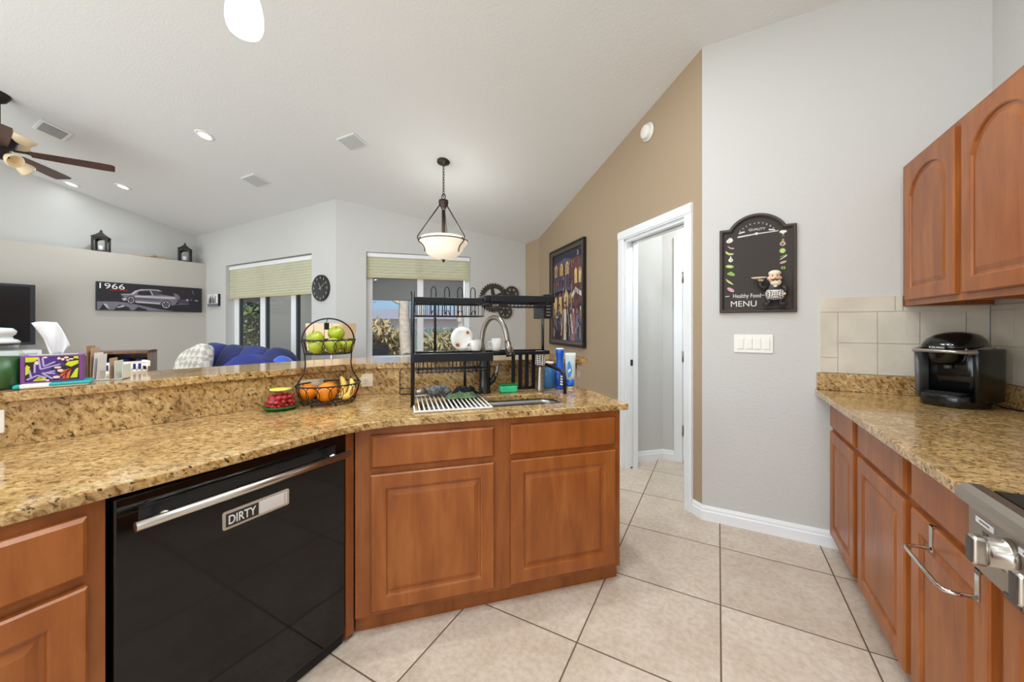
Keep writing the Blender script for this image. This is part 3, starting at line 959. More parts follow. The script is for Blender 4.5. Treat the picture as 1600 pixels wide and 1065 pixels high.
# towel bar hooked over the door
t = thing('towel_bar', 'chrome over-the-door towel bar hooked on the cabinet door next to the range', 'towel bar', (.566, 1.49, .692), -pi / 2)
for x in (-.116, .116):
    mb = MB(); mb.box(x - .009, x + .009, -.003, -.001, -.075, .003, 'chrome'); mb.box(x - .009, x + .009, -.003, .014, .001, .003, 'chrome'); mb.build('hook_strap', t)
mb = MB(); mb.tube([(-.116, -.004, -.068), (-.118, -.04, -.07), (-.112, -.058, -.07), (-.09, -.064, -.07), (.09, -.064, -.07), (.112, -.058, -.07), (.118, -.04, -.07), (.116, -.003, -.068)], .0055, 'chrome', 10); mb.build('bar', t)

# upper cabinets
def upper(label, ya, yb, doors):
    t = thing('wall_cabinet', label, 'cabinet', (.888, ya, 0), -pi / 2)
    w = ya - yb
    mb = MB()
    mb.box(0, w, 0, .02, 1.403, 2.160, 'maple_side'); mb.box(0, .016, .02, .326, 1.403, 2.16, 'maple_side'); mb.box(w - .016, w, .02, .326, 1.403, 2.16, 'maple_side')
    mb.box(.016, w - .016, .02, .326, 1.425, 1.44, 'maple_side'); mb.box(.016, w - .016, .02, .326, 2.145, 2.16, 'maple_side'); mb.box(.016, w - .016, .318, .326, 1.44, 2.145, 'maple_side')
    mb.build('carcass', t)
    for a, b in doors: raised_door(t, ya - a, ya - b, 1.43, 2.135, arch=.105)
    return t
upper('maple wall cabinet with one arched door touching the white wall', 2.832, 2.256, [(2.765, 2.285)])
upper('maple wall cabinet with arched doors running off the right edge', 2.254, 1.26, [(2.228, 1.775), (1.755, 1.30)])

# ================================================================== DISHWASHER
t = thing('dishwasher', 'black glossy built-in dishwasher with a long steel bar handle', 'dishwasher', (-1.345, .345, 0), pi / 2)
wd = .676
mb = MB(); mb.box(.01, wd - .01, .012, .56, .06, .865, 'black_matte'); mb.build('tub', t)
mb = MB(); mb.bevbox(.004, wd - .004, -.02, .010, .055, .862, .006, 'black_gloss'); mb.build('door', t)
mb = MB(); mb.bevbox(.05, wd - .05, -.0235, -.019, .822, .827, .001, 'black_satin'); mb.box(.05, wd - .05, -.0205, -.0195, .792, .822, 'black_matte'); mb.build('control_strip', t)
mb = MB(); mb.box(.004, wd - .004, .0, .01, .003, .053, 'black_matte'); mb.build('kick_plate', t)
hd = MB(); hd.cyl((.024, -.088, .803), (.640, -.088, .800), .0125, 'steel', 18); ho = hd.build('handle', t)
for x in (.085, .575):
    mb = MB(); mb.cyl((x, -.019, .806), (x, -.086, .802), .010, 'steel', 12); mb.cyl((x, -.086, .802), (x, -.05, .803), .013, 'steel', 12); mb.build('handle_mount', t)
# sliding sign
t = thing('dish_sign', 'sliding silver magnet sign reading DIRTY on the black dishwasher', 'sign', (-1.3245, .685, .700), pi / 2)
mb = MB(); mb.prism(rrect(-.101, .101, -.0275, .0275, .006), 0, .004, 'brass_magnet', M=Matrix(((1, 0, 0, 0), (0, 0, -1, 0), (0, 1, 0, 0), (0, 0, 0, 1)))); mb.build('plate', t)
mb = MB(); mb.box(-.093, .0, -.0052, -.004, -.020, .020, 'board_slate'); mb.build('dark_field', t)
mb = MB(); mb.box(.002, .093, -.0052, -.004, -.020, .020, 'paper_white'); mb.box(.084, .087, -.0056, -.0052, -.018, .018, 'brass_magnet'); mb.build('slider', t)
text('DIRTY', 'lettering', t, .035, (-.047, -.0058, 0), 'white_paint', width=.078, height=.027, bold=.0004)

# ================================================================== WORKTOPS
def offset_poly(P, d):
    """offset an open polyline to its left by d"""
    out = []
    for i, p in enumerate(P):
        ns = []
        for a, b in ((i - 1, i), (i, i + 1)):
            if 0 <= a and b < len(P):
                dx, dy = P[b][0] - P[a][0], P[b][1] - P[a][1]; L = sqrt(dx * dx + dy * dy)
                ns.append((-dy / L, dx / L))
        nx, ny = sum(n[0] for n in ns) / len(ns), sum(n[1] for n in ns) / len(ns)
        L2 = nx * nx + ny * ny
        out.append((p[0] + nx / L2 * d, p[1] + ny / L2 * d))
    return out
U2 = lambda u, v: uv(u, v)[:2]
SP = [(-2.075, -.9), (-2.032, .27), (-1.955, .75), (-1.875, 1.15), (-1.835, 1.33), U2(-.20, 2.30), U2(0, 2.285), U2(1.085, 2.258)]
front = [(-1.345, -.9), (-1.326, .18), (-1.303, .5), (-1.284, .90)]
fil = []
A = Vector((-1.284, .90)); B = Vector((-1.277, 1.06)); Cc = Vector(U2(0.0, 1.657))
for i in range(9):
    k = i / 8
    fil.append(tuple((1 - k) ** 2 * A + 2 * k * (1 - k) * B + k * k * Cc))
endc = arc(1.085, 1.675, .02, -90, 0, 4)
cnt = front[:-1] + fil + [U2(u, v) for u, v in endc] + [U2(1.105, 2.255)] + list(reversed(SP[:-1]))
sink_hole = [U2(u, v) for u, v in rrect(.075, .835, 1.775, 2.045, .07, 6)]
mb = MB(); mb.prism(cnt, ZC - .03, ZC, 'granite', holes=[sink_hole])
o = mb.build('peninsula_worktop', bevel=.004); tag(o, 'long tan speckled granite worktop over the dishwasher and the sink cabinet', 'worktop')
bk = offset_poly(SP, .02)
mb = MB(); mb.prism(SP + list(reversed(bk)), ZC + .0005, 1.0495, 'granite'); o = mb.build('granite_backsplash'); tag(o, 'upright tan granite splash panel between the long worktop and the raised bar', 'backsplash')
# knee wall and bar
kn0 = offset_poly(SP[:-1] + [U2(1.11, 2.258)], .0205); kn1 = offset_poly(SP[:-1] + [U2(1.11, 2.258)], .13)
mb = MB(); mb.prism(kn0 + list(reversed(kn1)), 0, 1.0495, 'wall_knee'); sbuild(mb, 'wall_knee')
mb = MB(); mb.box(1.11, 1.135, 2.27, 2.40, .955, 1.0495, 'wall_knee'); mb.box(1.11, 1.145, 2.265, 2.405, 1.01, 1.0495, 'wall_knee'); sbuild(mb, 'trim_2', rotz=pi / 4)
bf = offset_poly(SP[:-1] + [U2(1.16, 2.256)], -.013); bb = offset_poly(SP[:-1] + [U2(1.16, 2.256)], .40)
bar_end = [U2(*p) for p in arc(1.16, 2.283, .04, -90, 0, 5)] + [U2(*p) for p in arc(1.14, 2.60, .06, 0, 90, 5)]
mb = MB(); mb.prism(bf[:-1] + bar_end + list(reversed(bb[:-1])), 1.05, 1.082, 'granite'); o = mb.build('bar_top', bevel=.004); tag(o, 'raised tan granite breakfast bar along the back of the long worktop', 'bar top')

# right worktop
mb = MB(); mb.prism([(.505, 1.306), (.66, 1.306), (1.212, 1.306), (1.212, 2.83), (.505, 2.83)], ZR - .032, ZR, 'granite'); o = mb.build('side_worktop', bevel=.004); tag(o, 'tan granite worktop on the right under the coffee maker', 'worktop')
mb = MB(); mb.box(.512, 1.212, 2.808, 2.832, ZR + .0005, 1.02, 'granite'); mb.box(1.19, 1.214, .9, 2.808, ZR + .0005, 1.02, 'granite'); o = mb.build('side_backsplash', bevel=.002); tag(o, 'low granite upstand along the walls behind the coffee maker', 'backsplash')
# wall tiles
g = .0035
t = thing('tile_backsplash', 'square beige wall tiles on the wall of the menu board, left of the coffee maker', 'wall tiles', (0, 0, 0))
mb = MB(); mb.box(.529, .884, 2.829, 2.834, 1.0205, 1.461, 'tile_grout'); mb.box(.884, 1.204, 2.829, 2.834, 1.0205, 1.40, 'tile_grout'); mb.build('grout', t)
mb = MB()
def tl(a, b, c, d): mb.box(a + g / 2, b - g / 2, 2.823, 2.830, c + g / 2, d - g / 2, 'backsplash_tile')
def tr(a, b, c, d): mb.box(1.205, 1.2125, b + g / 2, a - g / 2, c + g / 2, d - g / 2, 'backsplash_tile')
rows = [(1.021, 1.197), (1.197, 1.374)]
tl(.529, .609, 1.021, 1.11); tl(.529, .609, 1.11, 1.374)
xs = [.609, .780, .950, 1.121, 1.204]
for c, d in rows:
    for a, b in zip(xs, xs[1:]): tl(a, b, c, d)
tl(.529, .853, 1.374, 1.461); tl(.853, .884, 1.374, 1.461); tl(.884, 1.204, 1.374, 1.40)
mb.build('tiles', t)
t = thing('tile_backsplash', 'square beige wall tiles at the right edge behind the coffee maker cord', 'wall tiles', (0, 0, 0))
mb = MB(); mb.box(1.211, 1.216, .9, 2.82, 1.0205, 1.40, 'tile_grout'); mb.build('grout', t)
mb = MB()
ys = [2.822 - .1705 * i for i in range(12)]
for c, d in rows:
    for a, b in zip(ys, ys[1:]): tr(a, b, c, d)
for i in range(0, 11, 2): tr(ys[i], ys[min(i + 2, 11)], 1.374, 1.40)
mb.build('tiles', t)

# ================================================================== COOKTOP WITH FRONT CONTROLS
t = thing('range', 'stainless steel range with front knobs at the right edge of the view', 'range', (.524, 1.302, 0), -pi / 2)
mb = MB(); mb.box(.0, .70, .03, .62, .80, .912, 'steel_brushed'); mb.build('body', t)
mb = MB(); mb.box(.012, .690, .032, .61, .912, .920, 'stove_glass'); mb.build('glass_top', t)
mb = MB()
P = [(.03, .918), (.02, .925), (-.004, .926), (-.02, .918), (-.026, .905), (-.022, .89), (-.010, .88), (.0, .878), (.03, .878)]
mb.loft([[(x, a, b) for a, b in P] for x in (-.004, .704)], 'steel_brushed', False); mb.build('front_trim', t)
mb = MB(); mb.bevbox(0, .70, -.004, .026, .742, .878, .004, 'steel_brushed'); mb.build('control_panel', t)
for i, x in enumerate((.147, .282, .417, .552, .687)):
    k = MB()
    Mk = Matrix.Translation((x, -.004, .832)) @ Matrix.Rotation(pi / 2, 4, 'X')
    k.lathe([(.0005, 0), (.033, 0), (.033, .012), (.028, .014), (.028, .034), (.0005, .034)], 'steel', 28, M=Mk)
    ko = k.build('knob', t)
    kb = MB(); kb.bevbox(x - .013, x + .013, -.062, -.036, .802, .862, .008, 'steel', seg=3); kb.bevbox(x - .010, x + .010, -.0632, -.060, .807, .857, .001, 'knob_face'); kb.build('grip', ko)
for x in (.065, .205):
    mb = MB(); mb.box(x - .032, x + .032, -.0055, -.004, .851, .865, 'paper_white'); mb.box(x - .018, x + .018, -.006, -.0055, .856, .860, 'canvas_grey'); mb.build('sticker', t)
for x in (.065,):
    mb = MB(); mb.box(x - .008, x + .010, -.005, -.004, .826, .840, 'knob_face'); mb.build('burner_mark', t)
mb = MB()
mb.box(.13, .18, -.006, -.004, .742, .75, 'knob_face'); mb.build('vent_slot', t)

# ================================================================== COFFEE MAKER
t = thing('coffee_maker', 'black single cup coffee maker with silver lift handle on the right worktop', 'coffee maker', (.99, 2.585, ZR + .0005), -pi / 4)
def foot(z, w, d, yo=0.0, p=3.2, n=28):
    out = []
    for k in range(n):
        a = 2 * pi * k / n; c_, s_ = cos(a), sin(a)
        out.append((math.copysign(abs(c_) ** (2 / p), c_) * w / 2, yo + math.copysign(abs(s_) ** (2 / p), s_) * d / 2, z))
    return out
mb = MB(); mb.loft([foot(.0, .182, .24), foot(.006, .192, .25), foot(.052, .192, .25), foot(.058, .186, .244)], 'black_plastic'); mb.build('base', t)
mb = MB(); mb.box(-.07, .07, -.114, -.045, .058, .062, 'black_satin')
for i in range(9): mb.box(-.06, .06, -.108 + i * .007, -.105 + i * .007, .062, .064, 'black_matte')
mb.build('drip_tray', t)
mb = MB(); mb.loft([foot(.058, .186, .165, .04, 6), foot(.15, .188, .165, .04, 6), foot(.268, .192, .17, .038, 6), foot(.274, .186, .165, .038, 6)], 'black_plastic'); mb.build('column', t)
mb = MB(); mb.loft([foot(.03, .024, .13, -.035, 4), foot(.268, .026, .15, -.035, 4)], 'coffee_grey', M=Matrix.Translation((-.088, 0, 0))); mb.build('side_window', t)
mb = MB(); mb.loft([foot(.03, .036, .20, .02), foot(.262, .040, .21, .02), foot(.27, .034, .20, .02)], 'black_satin', M=Matrix.Translation((.102, 0, 0))); mb.build('water_tank', t)
mb = MB(); mb.loft([foot(.195, .09, .09, -.065, 2.2), foot(.225, .112, .110, -.065, 2.4), foot(.262, .12, .12, -.065, 2.6), foot(.268, .12, .12, -.065, 2.6)], 'black_plastic'); mb.build('brew_head', t)
mb = MB(); mb.loft([foot(.262, .182, .25, -.005, 2.8), foot(.285, .182, .25, -.003, 2.8), foot(.312, .168, .22, .005, 2.6), foot(.333, .13, .165, .015, 2.4), foot(.345, .07, .09, .02, 2.2), foot(.348, .01, .02, .02, 2)], 'black_plastic'); mb.build('lid', t)
mb = MB(); hp = [(-.097, .02, .268), (-.099, -.03, .262), (-.098, -.085, .257), (-.082, -.128, .257), (-.05, -.146, .259), (0, -.150, .259), (.05, -.146, .259), (.082, -.128, .257), (.098, -.085, .257), (.099, -.03, .262), (.097, .02, .268)]
mb.tube(hp, .011, 'silver_plastic', 10, radii=[.016, .015, .013, .010, .008, .008, .008, .010, .013, .015, .016]); mb.build('handle', t)
mb = MB(); mb.bevbox(-.03, .03, -.137, -.128, .268, .282, .003, 'black_satin'); mo = mb.build('badge', t)
text('KEURIG', 'lettering', t, .012, (0, -.1378, .275), 'white_paint', width=.05, height=.008, bold=0.0)
mb = MB(); mb.cyl((.0, -.055, .195), (.0, -.055, .175), .014, 'coffee_grey', 12); mb.build('spout', t)
for (x, z) in ((.06, .266), (.075, .266)):
    mb = MB(); mb.cyl((x, -.09, z), (x, -.09, z + .006), .006, 'silver_plastic', 10); mb.build('button', t)
# cord
cw = MB(); cw.tube([(1.125, 2.63, .935), (1.135, 2.57, .9256), (1.155, 2.50, .9256), (1.180, 2.42, .935), (1.186, 2.34, .975), (1.184, 2.29, 1.06), (1.199, 2.28, 1.13)], .0035, 'black_satin', 8)
o = cw.build('power_cord'); tag(o, 'thin black power cord running from the coffee maker to the wall', 'cord')
mb = MB(); mb.bevbox(1.1965, 1.204, 2.245, 2.315, 1.10, 1.215, .003, 'white_plastic'); 
t = thing('wall_outlet', 'white outlet on the beige tiles where the coffee maker cord ends', 'outlet', (0, 0, 0)); mb.build('cover_plate', t)

# ================================================================== OUTLETS AND SWITCHES
def plate(name, label, cat, loc, rotz, w, h, m, gangs):
    t = thing(name, label, cat, loc, rotz)
    mb = MB(); mb.bevbox(-w / 2, w / 2, -.007, -.001, -h / 2, h / 2, .003, m); mb.build('cover_plate', t)
    for kind, x in gangs:
        if kind == 'outlet':
            mb = MB(); mb.bevbox(x - .037, x + .037, -.009, -.006, -.018, .018, .002, m)
            for s in (-.02, .02):
                mb.box(x + s - .006, x + s - .004, -.0095, -.009, -.005, .006, 'outlet_slot'); mb.box(x + s + .004, x + s + .006, -.0095, -.009, -.005, .006, 'outlet_slot'); mb.cyl((x + s, -.0095, -.010), (x + s, -.009, -.010), .0025, 'outlet_slot', 8)
            mb.build('socket', t)
        else:
            mb = MB(); mb.bevbox(x - .0175, x + .0175, -.012, -.006, -.034, .034, .003, m); mb.build('rocker', t)
    return t
plate('light_switch', 'white four gang rocker switch plate under the menu board', 'switch', (.196, 2.835, 1.181), 0, .21, .115, 'white_plastic', [('r', -.069), ('r', -.023), ('r', .023), ('r', .069)])
aa = math.atan2(.08, .48)
plate('wall_outlet', 'ivory outlet on the granite splash at the far left edge', 'outlet', (-2.036, .245, .988), pi / 2 - .05, .078, .075, 'white_plastic', [('r2', .0)] if False else [])
plate('wall_outlet', 'ivory outlet on the granite splash behind the jar of red candies', 'outlet', (-1.858, 1.225, .979), pi / 2 - .20, .115, .075, 'outlet_ivory', [('outlet', 0)])
plate('wall_outlet', 'ivory outlet on the granite splash behind the right side of the fruit basket', 'outlet', uv(-.215, 2.300, .984), pi / 4 + .06, .118, .072, 'outlet_ivory', [('outlet', 0)])
mat('lid_glass', (206, 211, 210), 0.1)
# ================================================================== SINK, FAUCET
t = thing('sink', 'stainless steel undermount sink set into the granite worktop', 'sink', uv(0, 0, 0), pi / 4)
mb = MB()
def rr3(ins, z, r): return [(a, b, z) for a, b in rrect(.075 - .004 + ins, .835 + .004 - ins, 1.775 - .004 + ins, 2.045 + .004 - ins, r, 6)]
mb.loft([rr3(-.012, .8725, .08), rr3(0, .8725, .074), rr3(.004, .85, .07), rr3(.012, .72, .06), rr3(.04, .70, .05)], 'sink_steel', True, None, caps=False)
mb.add(rr3(.04, .70, .05), [tuple(range(28))], 'sink_steel'); mb.build('bowl', t)
mb = MB(); mb.lathe([(.0005, .702), (.03, .702), (.042, .705), (.045, .701)], 'chrome', 20, M=Matrix.Translation((.62, 1.93, 0)), caps=False); mb.build('drain', t)
mb = MB(); mb.bevbox(.425, .44, 1.785, 2.035, .70, .835, .006, 'sink_steel'); mb.build('divider', t)

def U(u, v, z): return Vector(uv(u, v, z))
t = thing('faucet', 'brushed steel gooseneck faucet with dark base behind the sink', 'faucet', uv(.468, 2.165, ZC), pi / 4)
mb = MB(); mb.lathe([(.0005, 0), (.037, 0), (.037, .006), (.033, .012), (.032, .10), (.034, .15), (.030, .195), (.018, .215), (.0005, .216)], 'black_satin', 24, caps=False); mb.build('base', t)
P = []
top = Vector((.075, -.135, .262)); 
for i in range(6): P.append(Vector((-.004 - .012 * i / 5, 0, .21 + .085 * i / 5)))
E0 = P[-1]; E1 = Vector((.098, -.150, .285))
for i in range(1, 15):
    a = pi - pi * i / 15
    k = (1 - cos(pi * i / 15)) / 2
    P.append(E0.lerp(E1, k) + Vector((0, 0, .150 * sin(pi * i / 15))))
P.append(E1)
mb = MB(); mb.tube(P, .0145, 'nickel', 14); mb.build('gooseneck', t)
mb = MB(); mb.cyl(E1 + Vector((-.002, .002, .022)), E1 + Vector((.010, -.016, -.045)), .0165, 'nickel', 16, r2=.024); sh = mb.build('spray_head', t)
mb = MB(); mb.cyl(E1 + Vector((.010, -.016, -.045)), E1 + Vector((.0115, -.0185, -.062)), .0245, 'black_satin', 16); mb.build('nozzle', sh)
mb = MB(); mb.tube([(.024, -.004, .055), (.048, -.008, .075), (.058, -.01, .10)], .016, 'black_satin', 12, radii=[.018, .017, .014]); mb.tube([(.058, -.01, .098), (.072, -.012, .13), (.076, -.013, .175)], .010, 'nickel', 12, radii=[.0145, .012, .006]); mb.build('lever', t)

# ================================================================== DISH RACK OVER THE SINK
t = thing('dish_rack', 'black metal two tier dish drying rack standing over the sink', 'dish rack', (0, 0, 0), pi / 4)
bm = 'black_metal'
def post(u, v, z0, z1, r=.0095, name='post'):
    mb = MB(); mb.cyl((u, v, z0), (u, v, z1), r, bm, 12); mb.cyl((u, v, z0), (u, v, z0 + .006), r * 1.25, 'black_matte', 12); return mb.build(name, t)
post(.052, 1.885, ZC + .001, 1.462)
post(.185, 2.2, 1.148, 1.425, .0075)
post(.36, 2.215, ZC + .001, 1.13, .0075)
post(.83, 2.16, 1.062, 1.345, .0085)
mb = MB(); mb.tube([(.83, 2.16, 1.064), (.84, 2.14, 1.062), (.892, 2.03, 1.034), (.902, 2.01, 1.02), (.904, 2.005, .99), (.904, 2.0, ZC + .002)], .0095, bm, 12); mb.build('leg', t)
# lower tray
mb = MB(); mb.bevbox(.052, .45, 1.872, 1.886, 1.118, 1.160, .003, bm); mb.bevbox(.052, .072, 1.886, 2.22, 1.128, 1.150, .003, bm); mb.bevbox(.43, .45, 1.886, 2.22, 1.128, 1.150, .003, bm)
mb.bevbox(.052, .845, 2.19, 2.215, 1.118, 1.150, .003, bm); mb.bevbox(.45, .845, 2.085, 2.10, 1.126, 1.146, .003, bm); mb.bevbox(.83, .845, 2.085, 2.215, 1.126, 1.148, .003, bm); mb.build('lower_shelf', t)
mb = MB()
for i in range(18):
    u = .08 + i * .0205
    mb.tube([(u, 1.885, 1.128), (u, 1.888, 1.072), (u, 1.90, 1.06), (u, 2.17, 1.06), (u, 2.185, 1.075), (u, 2.19, 1.125)], .0021, bm, 5)
for v, z in ((1.888, 1.085), (1.95, 1.06), (2.06, 1.06), (2.14, 1.06)): mb.tube([(.07, v, z), (.44, v, z)], .0026, bm, 5)
mb.build('plate_wires', t)
mb = MB()
for i in range(14): mb.tube([(.47 + i * .027, 2.1, 1.139), (.47 + i * .027, 2.19, 1.139)], .002, bm, 5)
mb.build('shelf_wires', t)
# right-hand slatted end frame
mb = MB()
for u in (.655, .70, .742, .785): mb.bevbox(u - .011, u + .011, 2.2, 2.212, ZC + .016, 1.12, .002, bm)
mb.bevbox(.644, .796, 2.2, 2.212, ZC + .003, ZC + .018, .002, bm); mb.build('slatted_end', t)
# upper shelf
mb = MB(); mb.bevbox(.052, .50, 1.892, 1.914, 1.410, 1.437, .003, bm); mb.bevbox(.052, .072, 1.914, 2.2, 1.412, 1.43, .003, bm); mb.bevbox(.072, .50, 2.185, 2.205, 1.412, 1.43, .003, bm); mb.bevbox(.43, .45, 1.914, 2.185, 1.412, 1.43, .003, bm); mb.build('upper_shelf', t)
mb = MB(); mb.bevbox(.40, .435, 1.86, 2.12, 1.42, 1.452, .006, bm); mb.bevbox(.435, .785, 1.86, 1.875, 1.418, 1.452, .004, bm); mb.bevbox(.435, .785, 2.105, 2.12, 1.418, 1.452, .004, bm); mb.bevbox(.77, .785, 1.875, 2.105, 1.418, 1.45, .004, bm)
mb.build('upper_tray', t)
mb = MB()
for i in range(16): mb.tube([(.44 + i * .021, 1.872, 1.42), (.44 + i * .021, 1.88, 1.398), (.44 + i * .021, 2.1, 1.398), (.44 + i * .021, 2.11, 1.42)], .002, bm, 5)
mb.build('tray_wires', t)
# hanging wire basket
mb = MB()
for i in range(17):
    u = .075 + i * .0205
    mb.tube([(u, 1.925, 1.41), (u, 1.93, 1.345), (u, 2.1, 1.345), (u, 2.105, 1.41)], .0018, bm, 5)
mb.tube([(.062, 1.922, 1.405), (.066, 1.925, 1.345), (.41, 1.925, 1.345), (.414, 1.922, 1.405)], .0034, bm, 6); mb.tube([(.066, 2.1, 1.345), (.41, 2.1, 1.345)], .003, bm, 6)
mb.tube([(.066, 1.925, 1.345), (.066, 2.1, 1.345)], .003, bm, 6); mb.tube([(.41, 1.925, 1.345), (.41, 2.1, 1.345)], .003, bm, 6); mb.build('hanging_basket', t)
for i, u in enumerate((.155, .222, .288, .355)):
    mb = MB(); w = .012 + .0
    mb.tube([(u - w, 1.93, 1.36), (u - w, 1.93, 1.475), (u - w * .6, 1.93, 1.488), (u, 1.93, 1.493), (u + w * .6, 1.93, 1.488), (u + w, 1.93, 1.475), (u + w, 1.93, 1.44)], .0026, bm, 6)
    mb.tube([(u - w, 1.93, 1.362), (u - w, 1.918, 1.352), (u - w * .5, 1.91, 1.37), (u + w * .5, 1.91, 1.372), (u + w, 1.915, 1.35)], .0024, bm, 6); mb.build('cup_hook', t)
# cutlery box
mb = MB(); c0, c1, zt_ = .745, .797, 1.475
mb.bevbox(c1 - .006, c1, 1.93, 2.09, 1.335, zt_, .002, bm); mb.bevbox(c0, c1 - .006, 1.93, 1.936, 1.335, zt_ - .01, .002, bm); mb.bevbox(c0, c1 - .006, 2.084, 2.09, 1.335, zt_ - .01, .002, bm); mb.bevbox(c0, c0 + .006, 1.936, 2.084, 1.335, zt_ - .02, .002, bm); mb.bevbox(c0 + .006, c1 - .006, 1.936, 2.084, 1.335, 1.341, .002, bm)
for i in range(6): mb.box(c0 + .018, c1 - .012, 1.928, 1.9295, 1.350 + i * .017, 1.355 + i * .017, 'silver_plastic')
mb.build('cutlery_box', t)
# side wire frame for a board
mb = MB(); mb.tube([(-.008, 2.225, ZC + .004), (-.008, 2.225, 1.03), (-.003, 2.225, 1.045), (.005, 2.225, 1.05)], .003, bm, 6); mb.tube([(-.008, 2.225, ZC + .004), (.056, 2.225, ZC + .004), (.052, 1.9, ZC + .006)], .003, bm, 6); mb.tube([(-.008, 2.225, .94), (.056, 2.225, .94)], .0026, bm, 6); mb.tube([(.056, 2.225, ZC + .004), (.056, 2.225, 1.13)], .003, bm, 6); mb.build('board_holder', t)

# things on the rack
t = thing('sunflower_plate', 'white plate painted with orange sunflowers standing on the dish rack', 'plate', uv(.335, 2.155, 1.152 + .068), pi / 4 + .1)
Mp = Matrix.Rotation(radians(82), 4, 'X')
mb = MB(); mb.lathe([(.0005, -.004), (.045, -.004), (.068, .004), (.069, .006), (.045, 0), (.0005, 0)], 'ceramic', 32, M=Mp, caps=False); mb.build('plate_body', t)
for (fx, fz, r) in ((-.03, -.036, .030), (.030, .036, .022), (.034, -.040, .018)):
    mb = MB()
    for k in range(12):
        a = 2 * pi * k / 12
        mb.flat([(fx + r * .25 * cos(a - .3), fz + r * .25 * sin(a - .3)), (fx + r * cos(a), fz + r * sin(a)), (fx + r * .25 * cos(a + .3), fz + r * .25 * sin(a + .3))][::1], 'petal' if r > .02 else 'petal_dark', y=-.0075)
    mb.flat(ellipse(fx, fz, r * .36, r * .36, 10), 'petal_dark', y=-.0085); mb.build('sunflower', t)
def mugshape(t, r, h, handle):
    mb = MB(); mb.lathe([(.0005, 0), (r * .85, 0), (r, .008), (r, h), (r - .004, h), (r - .004, .01), (.0005, .008)], 'ceramic', 24, caps=False); mb.build('cup_body', t)
    mb = MB(); s = -1 if handle < 0 else 1
    mb.tube([(s * r * .97, 0, h * .75), (s * (r + .018), 0, h * .72), (s * (r + .022), 0, h * .45), (s * (r + .012), 0, h * .25), (s * r * .97, 0, h * .22)], .0035, 'ceramic', 8); mb.build('cup_handle', t)
t = thing('mug', 'white mug on the dish rack between the sunflower plate and the faucet neck', 'mug', uv(.413, 2.145, 1.1515), pi / 4); mugshape(t, .031, .062, -1)
t = thing('mug', 'white mug on the dish rack seen through the faucet arch', 'mug', uv(.535, 2.15, 1.1485), pi / 4 - .3); mugshape(t, .029, .072, -1)

# roll-up drying mat and what lies on it
t = thing('drying_mat', 'roll-up steel bar drying mat with grey ends across the left sink', 'drying mat', (0, 0, ZC + .001), pi / 4)
mb = MB(); mb.bevbox(.052, .418, 1.742, 1.756, 0, .009, .003, 'silicone_grey'); mb.build('front_edge', t)
mb = MB(); mb.bevbox(.052, .418, 2.128, 2.142, 0, .009, .003, 'silicone_grey'); mb.build('rear_edge', t)
for i in range(17):
    mb = MB(); u = .058 + i * .0222; mb.cyl((u, 1.756, .0045), (u, 2.128, .0045), .0042, 'silicone_grey', 10); mb.build('bar', t)
MZ = ZC + .0105
mb = MB()
for (a, b, c, r) in ((.0, 0, .028, .035), (.032, .01, .03, .032), (-.03, .008, .024, .028), (.055, .0, .022, .026)): mb.ell((a, b, c), (r, r * .8, r * .8), 'scrub_mesh', 14, 9)
t = mb.build('scrubber', loc=uv(.185, 2.105, MZ), rotz=pi / 4); tag(t, 'black and white mesh scrubber lying on the drying mat', 'scrubber')
t = thing('dish_brush', 'small pale round dish brush at the left end of the drying mat', 'dish brush', uv(.066, 2.08, MZ), pi / 4)
mb = MB(); mb.cyl((-.012, 0, .022), (.004, 0, .022), .021, 'shell', 16); mb.build('brush_head', t)
mb = MB(); mb.cyl((.004, 0, .022), (.055, .02, .03), .012, 'silver_plastic', 12, r2=.018); mb.build('handle', t)
def rag(name, label, loc, rz, w, d, h, m, seed):
    rnd = random.Random(seed); mb = MB(); n, k = 14, 8; vs = []
    for j in range(k + 1):
        for i in range(n + 1):
            x = -w / 2 + w * i / n; y = -d / 2 + d * j / k
            e = (1 - abs(2 * i / n - 1) ** 4) * (1 - abs(2 * j / k - 1) ** 3)
            z = .002 + h * e * (.55 + .35 * sin(i * 1.1 + seed) * cos(j * .9 + seed) + .12 * rnd.random())
            vs.append((x + .01 * rnd.uniform(-1, 1), y + .008 * rnd.uniform(-1, 1), max(.002, z)))
    top = list(vs); bot = [(x, y, 0.0) for x, y, z in vs]; N = len(vs)
    fs = []
    for j in range(k):
        for i in range(n):
            a = j * (n + 1) + i; fs.append((a, a + 1, a + n + 2, a + n + 1)); fs.append((N + a + n + 1, N + a + n + 2, N + a + 1, N + a))
    rim = [i for i in range(n + 1)] + [j * (n + 1) + n for j in range(1, k + 1)] + [k * (n + 1) + i for i in range(n - 1, -1, -1)] + [j * (n + 1) for j in range(k - 1, 0, -1)]
    for a, b in zip(rim, rim[1:] + rim[:1]): fs.append((b, a, N + a, N + b))
    mb.add(top + bot, fs, m, True)
    return tag(mb.build(name, loc=loc, rotz=rz), label, 'cloth')
rag('dish_cloth', 'crumpled green dish cloth on the drying mat', uv(.315, 2.03, MZ), pi / 4 + .05, .17, .11, .028, 'cloth_green', 1)
rag('dish_cloth', 'crumpled black cloth behind the green cloth on the drying mat', uv(.345, 2.115, MZ), pi / 4 - .1, .14, .045, .05, 'cloth_black', 4)

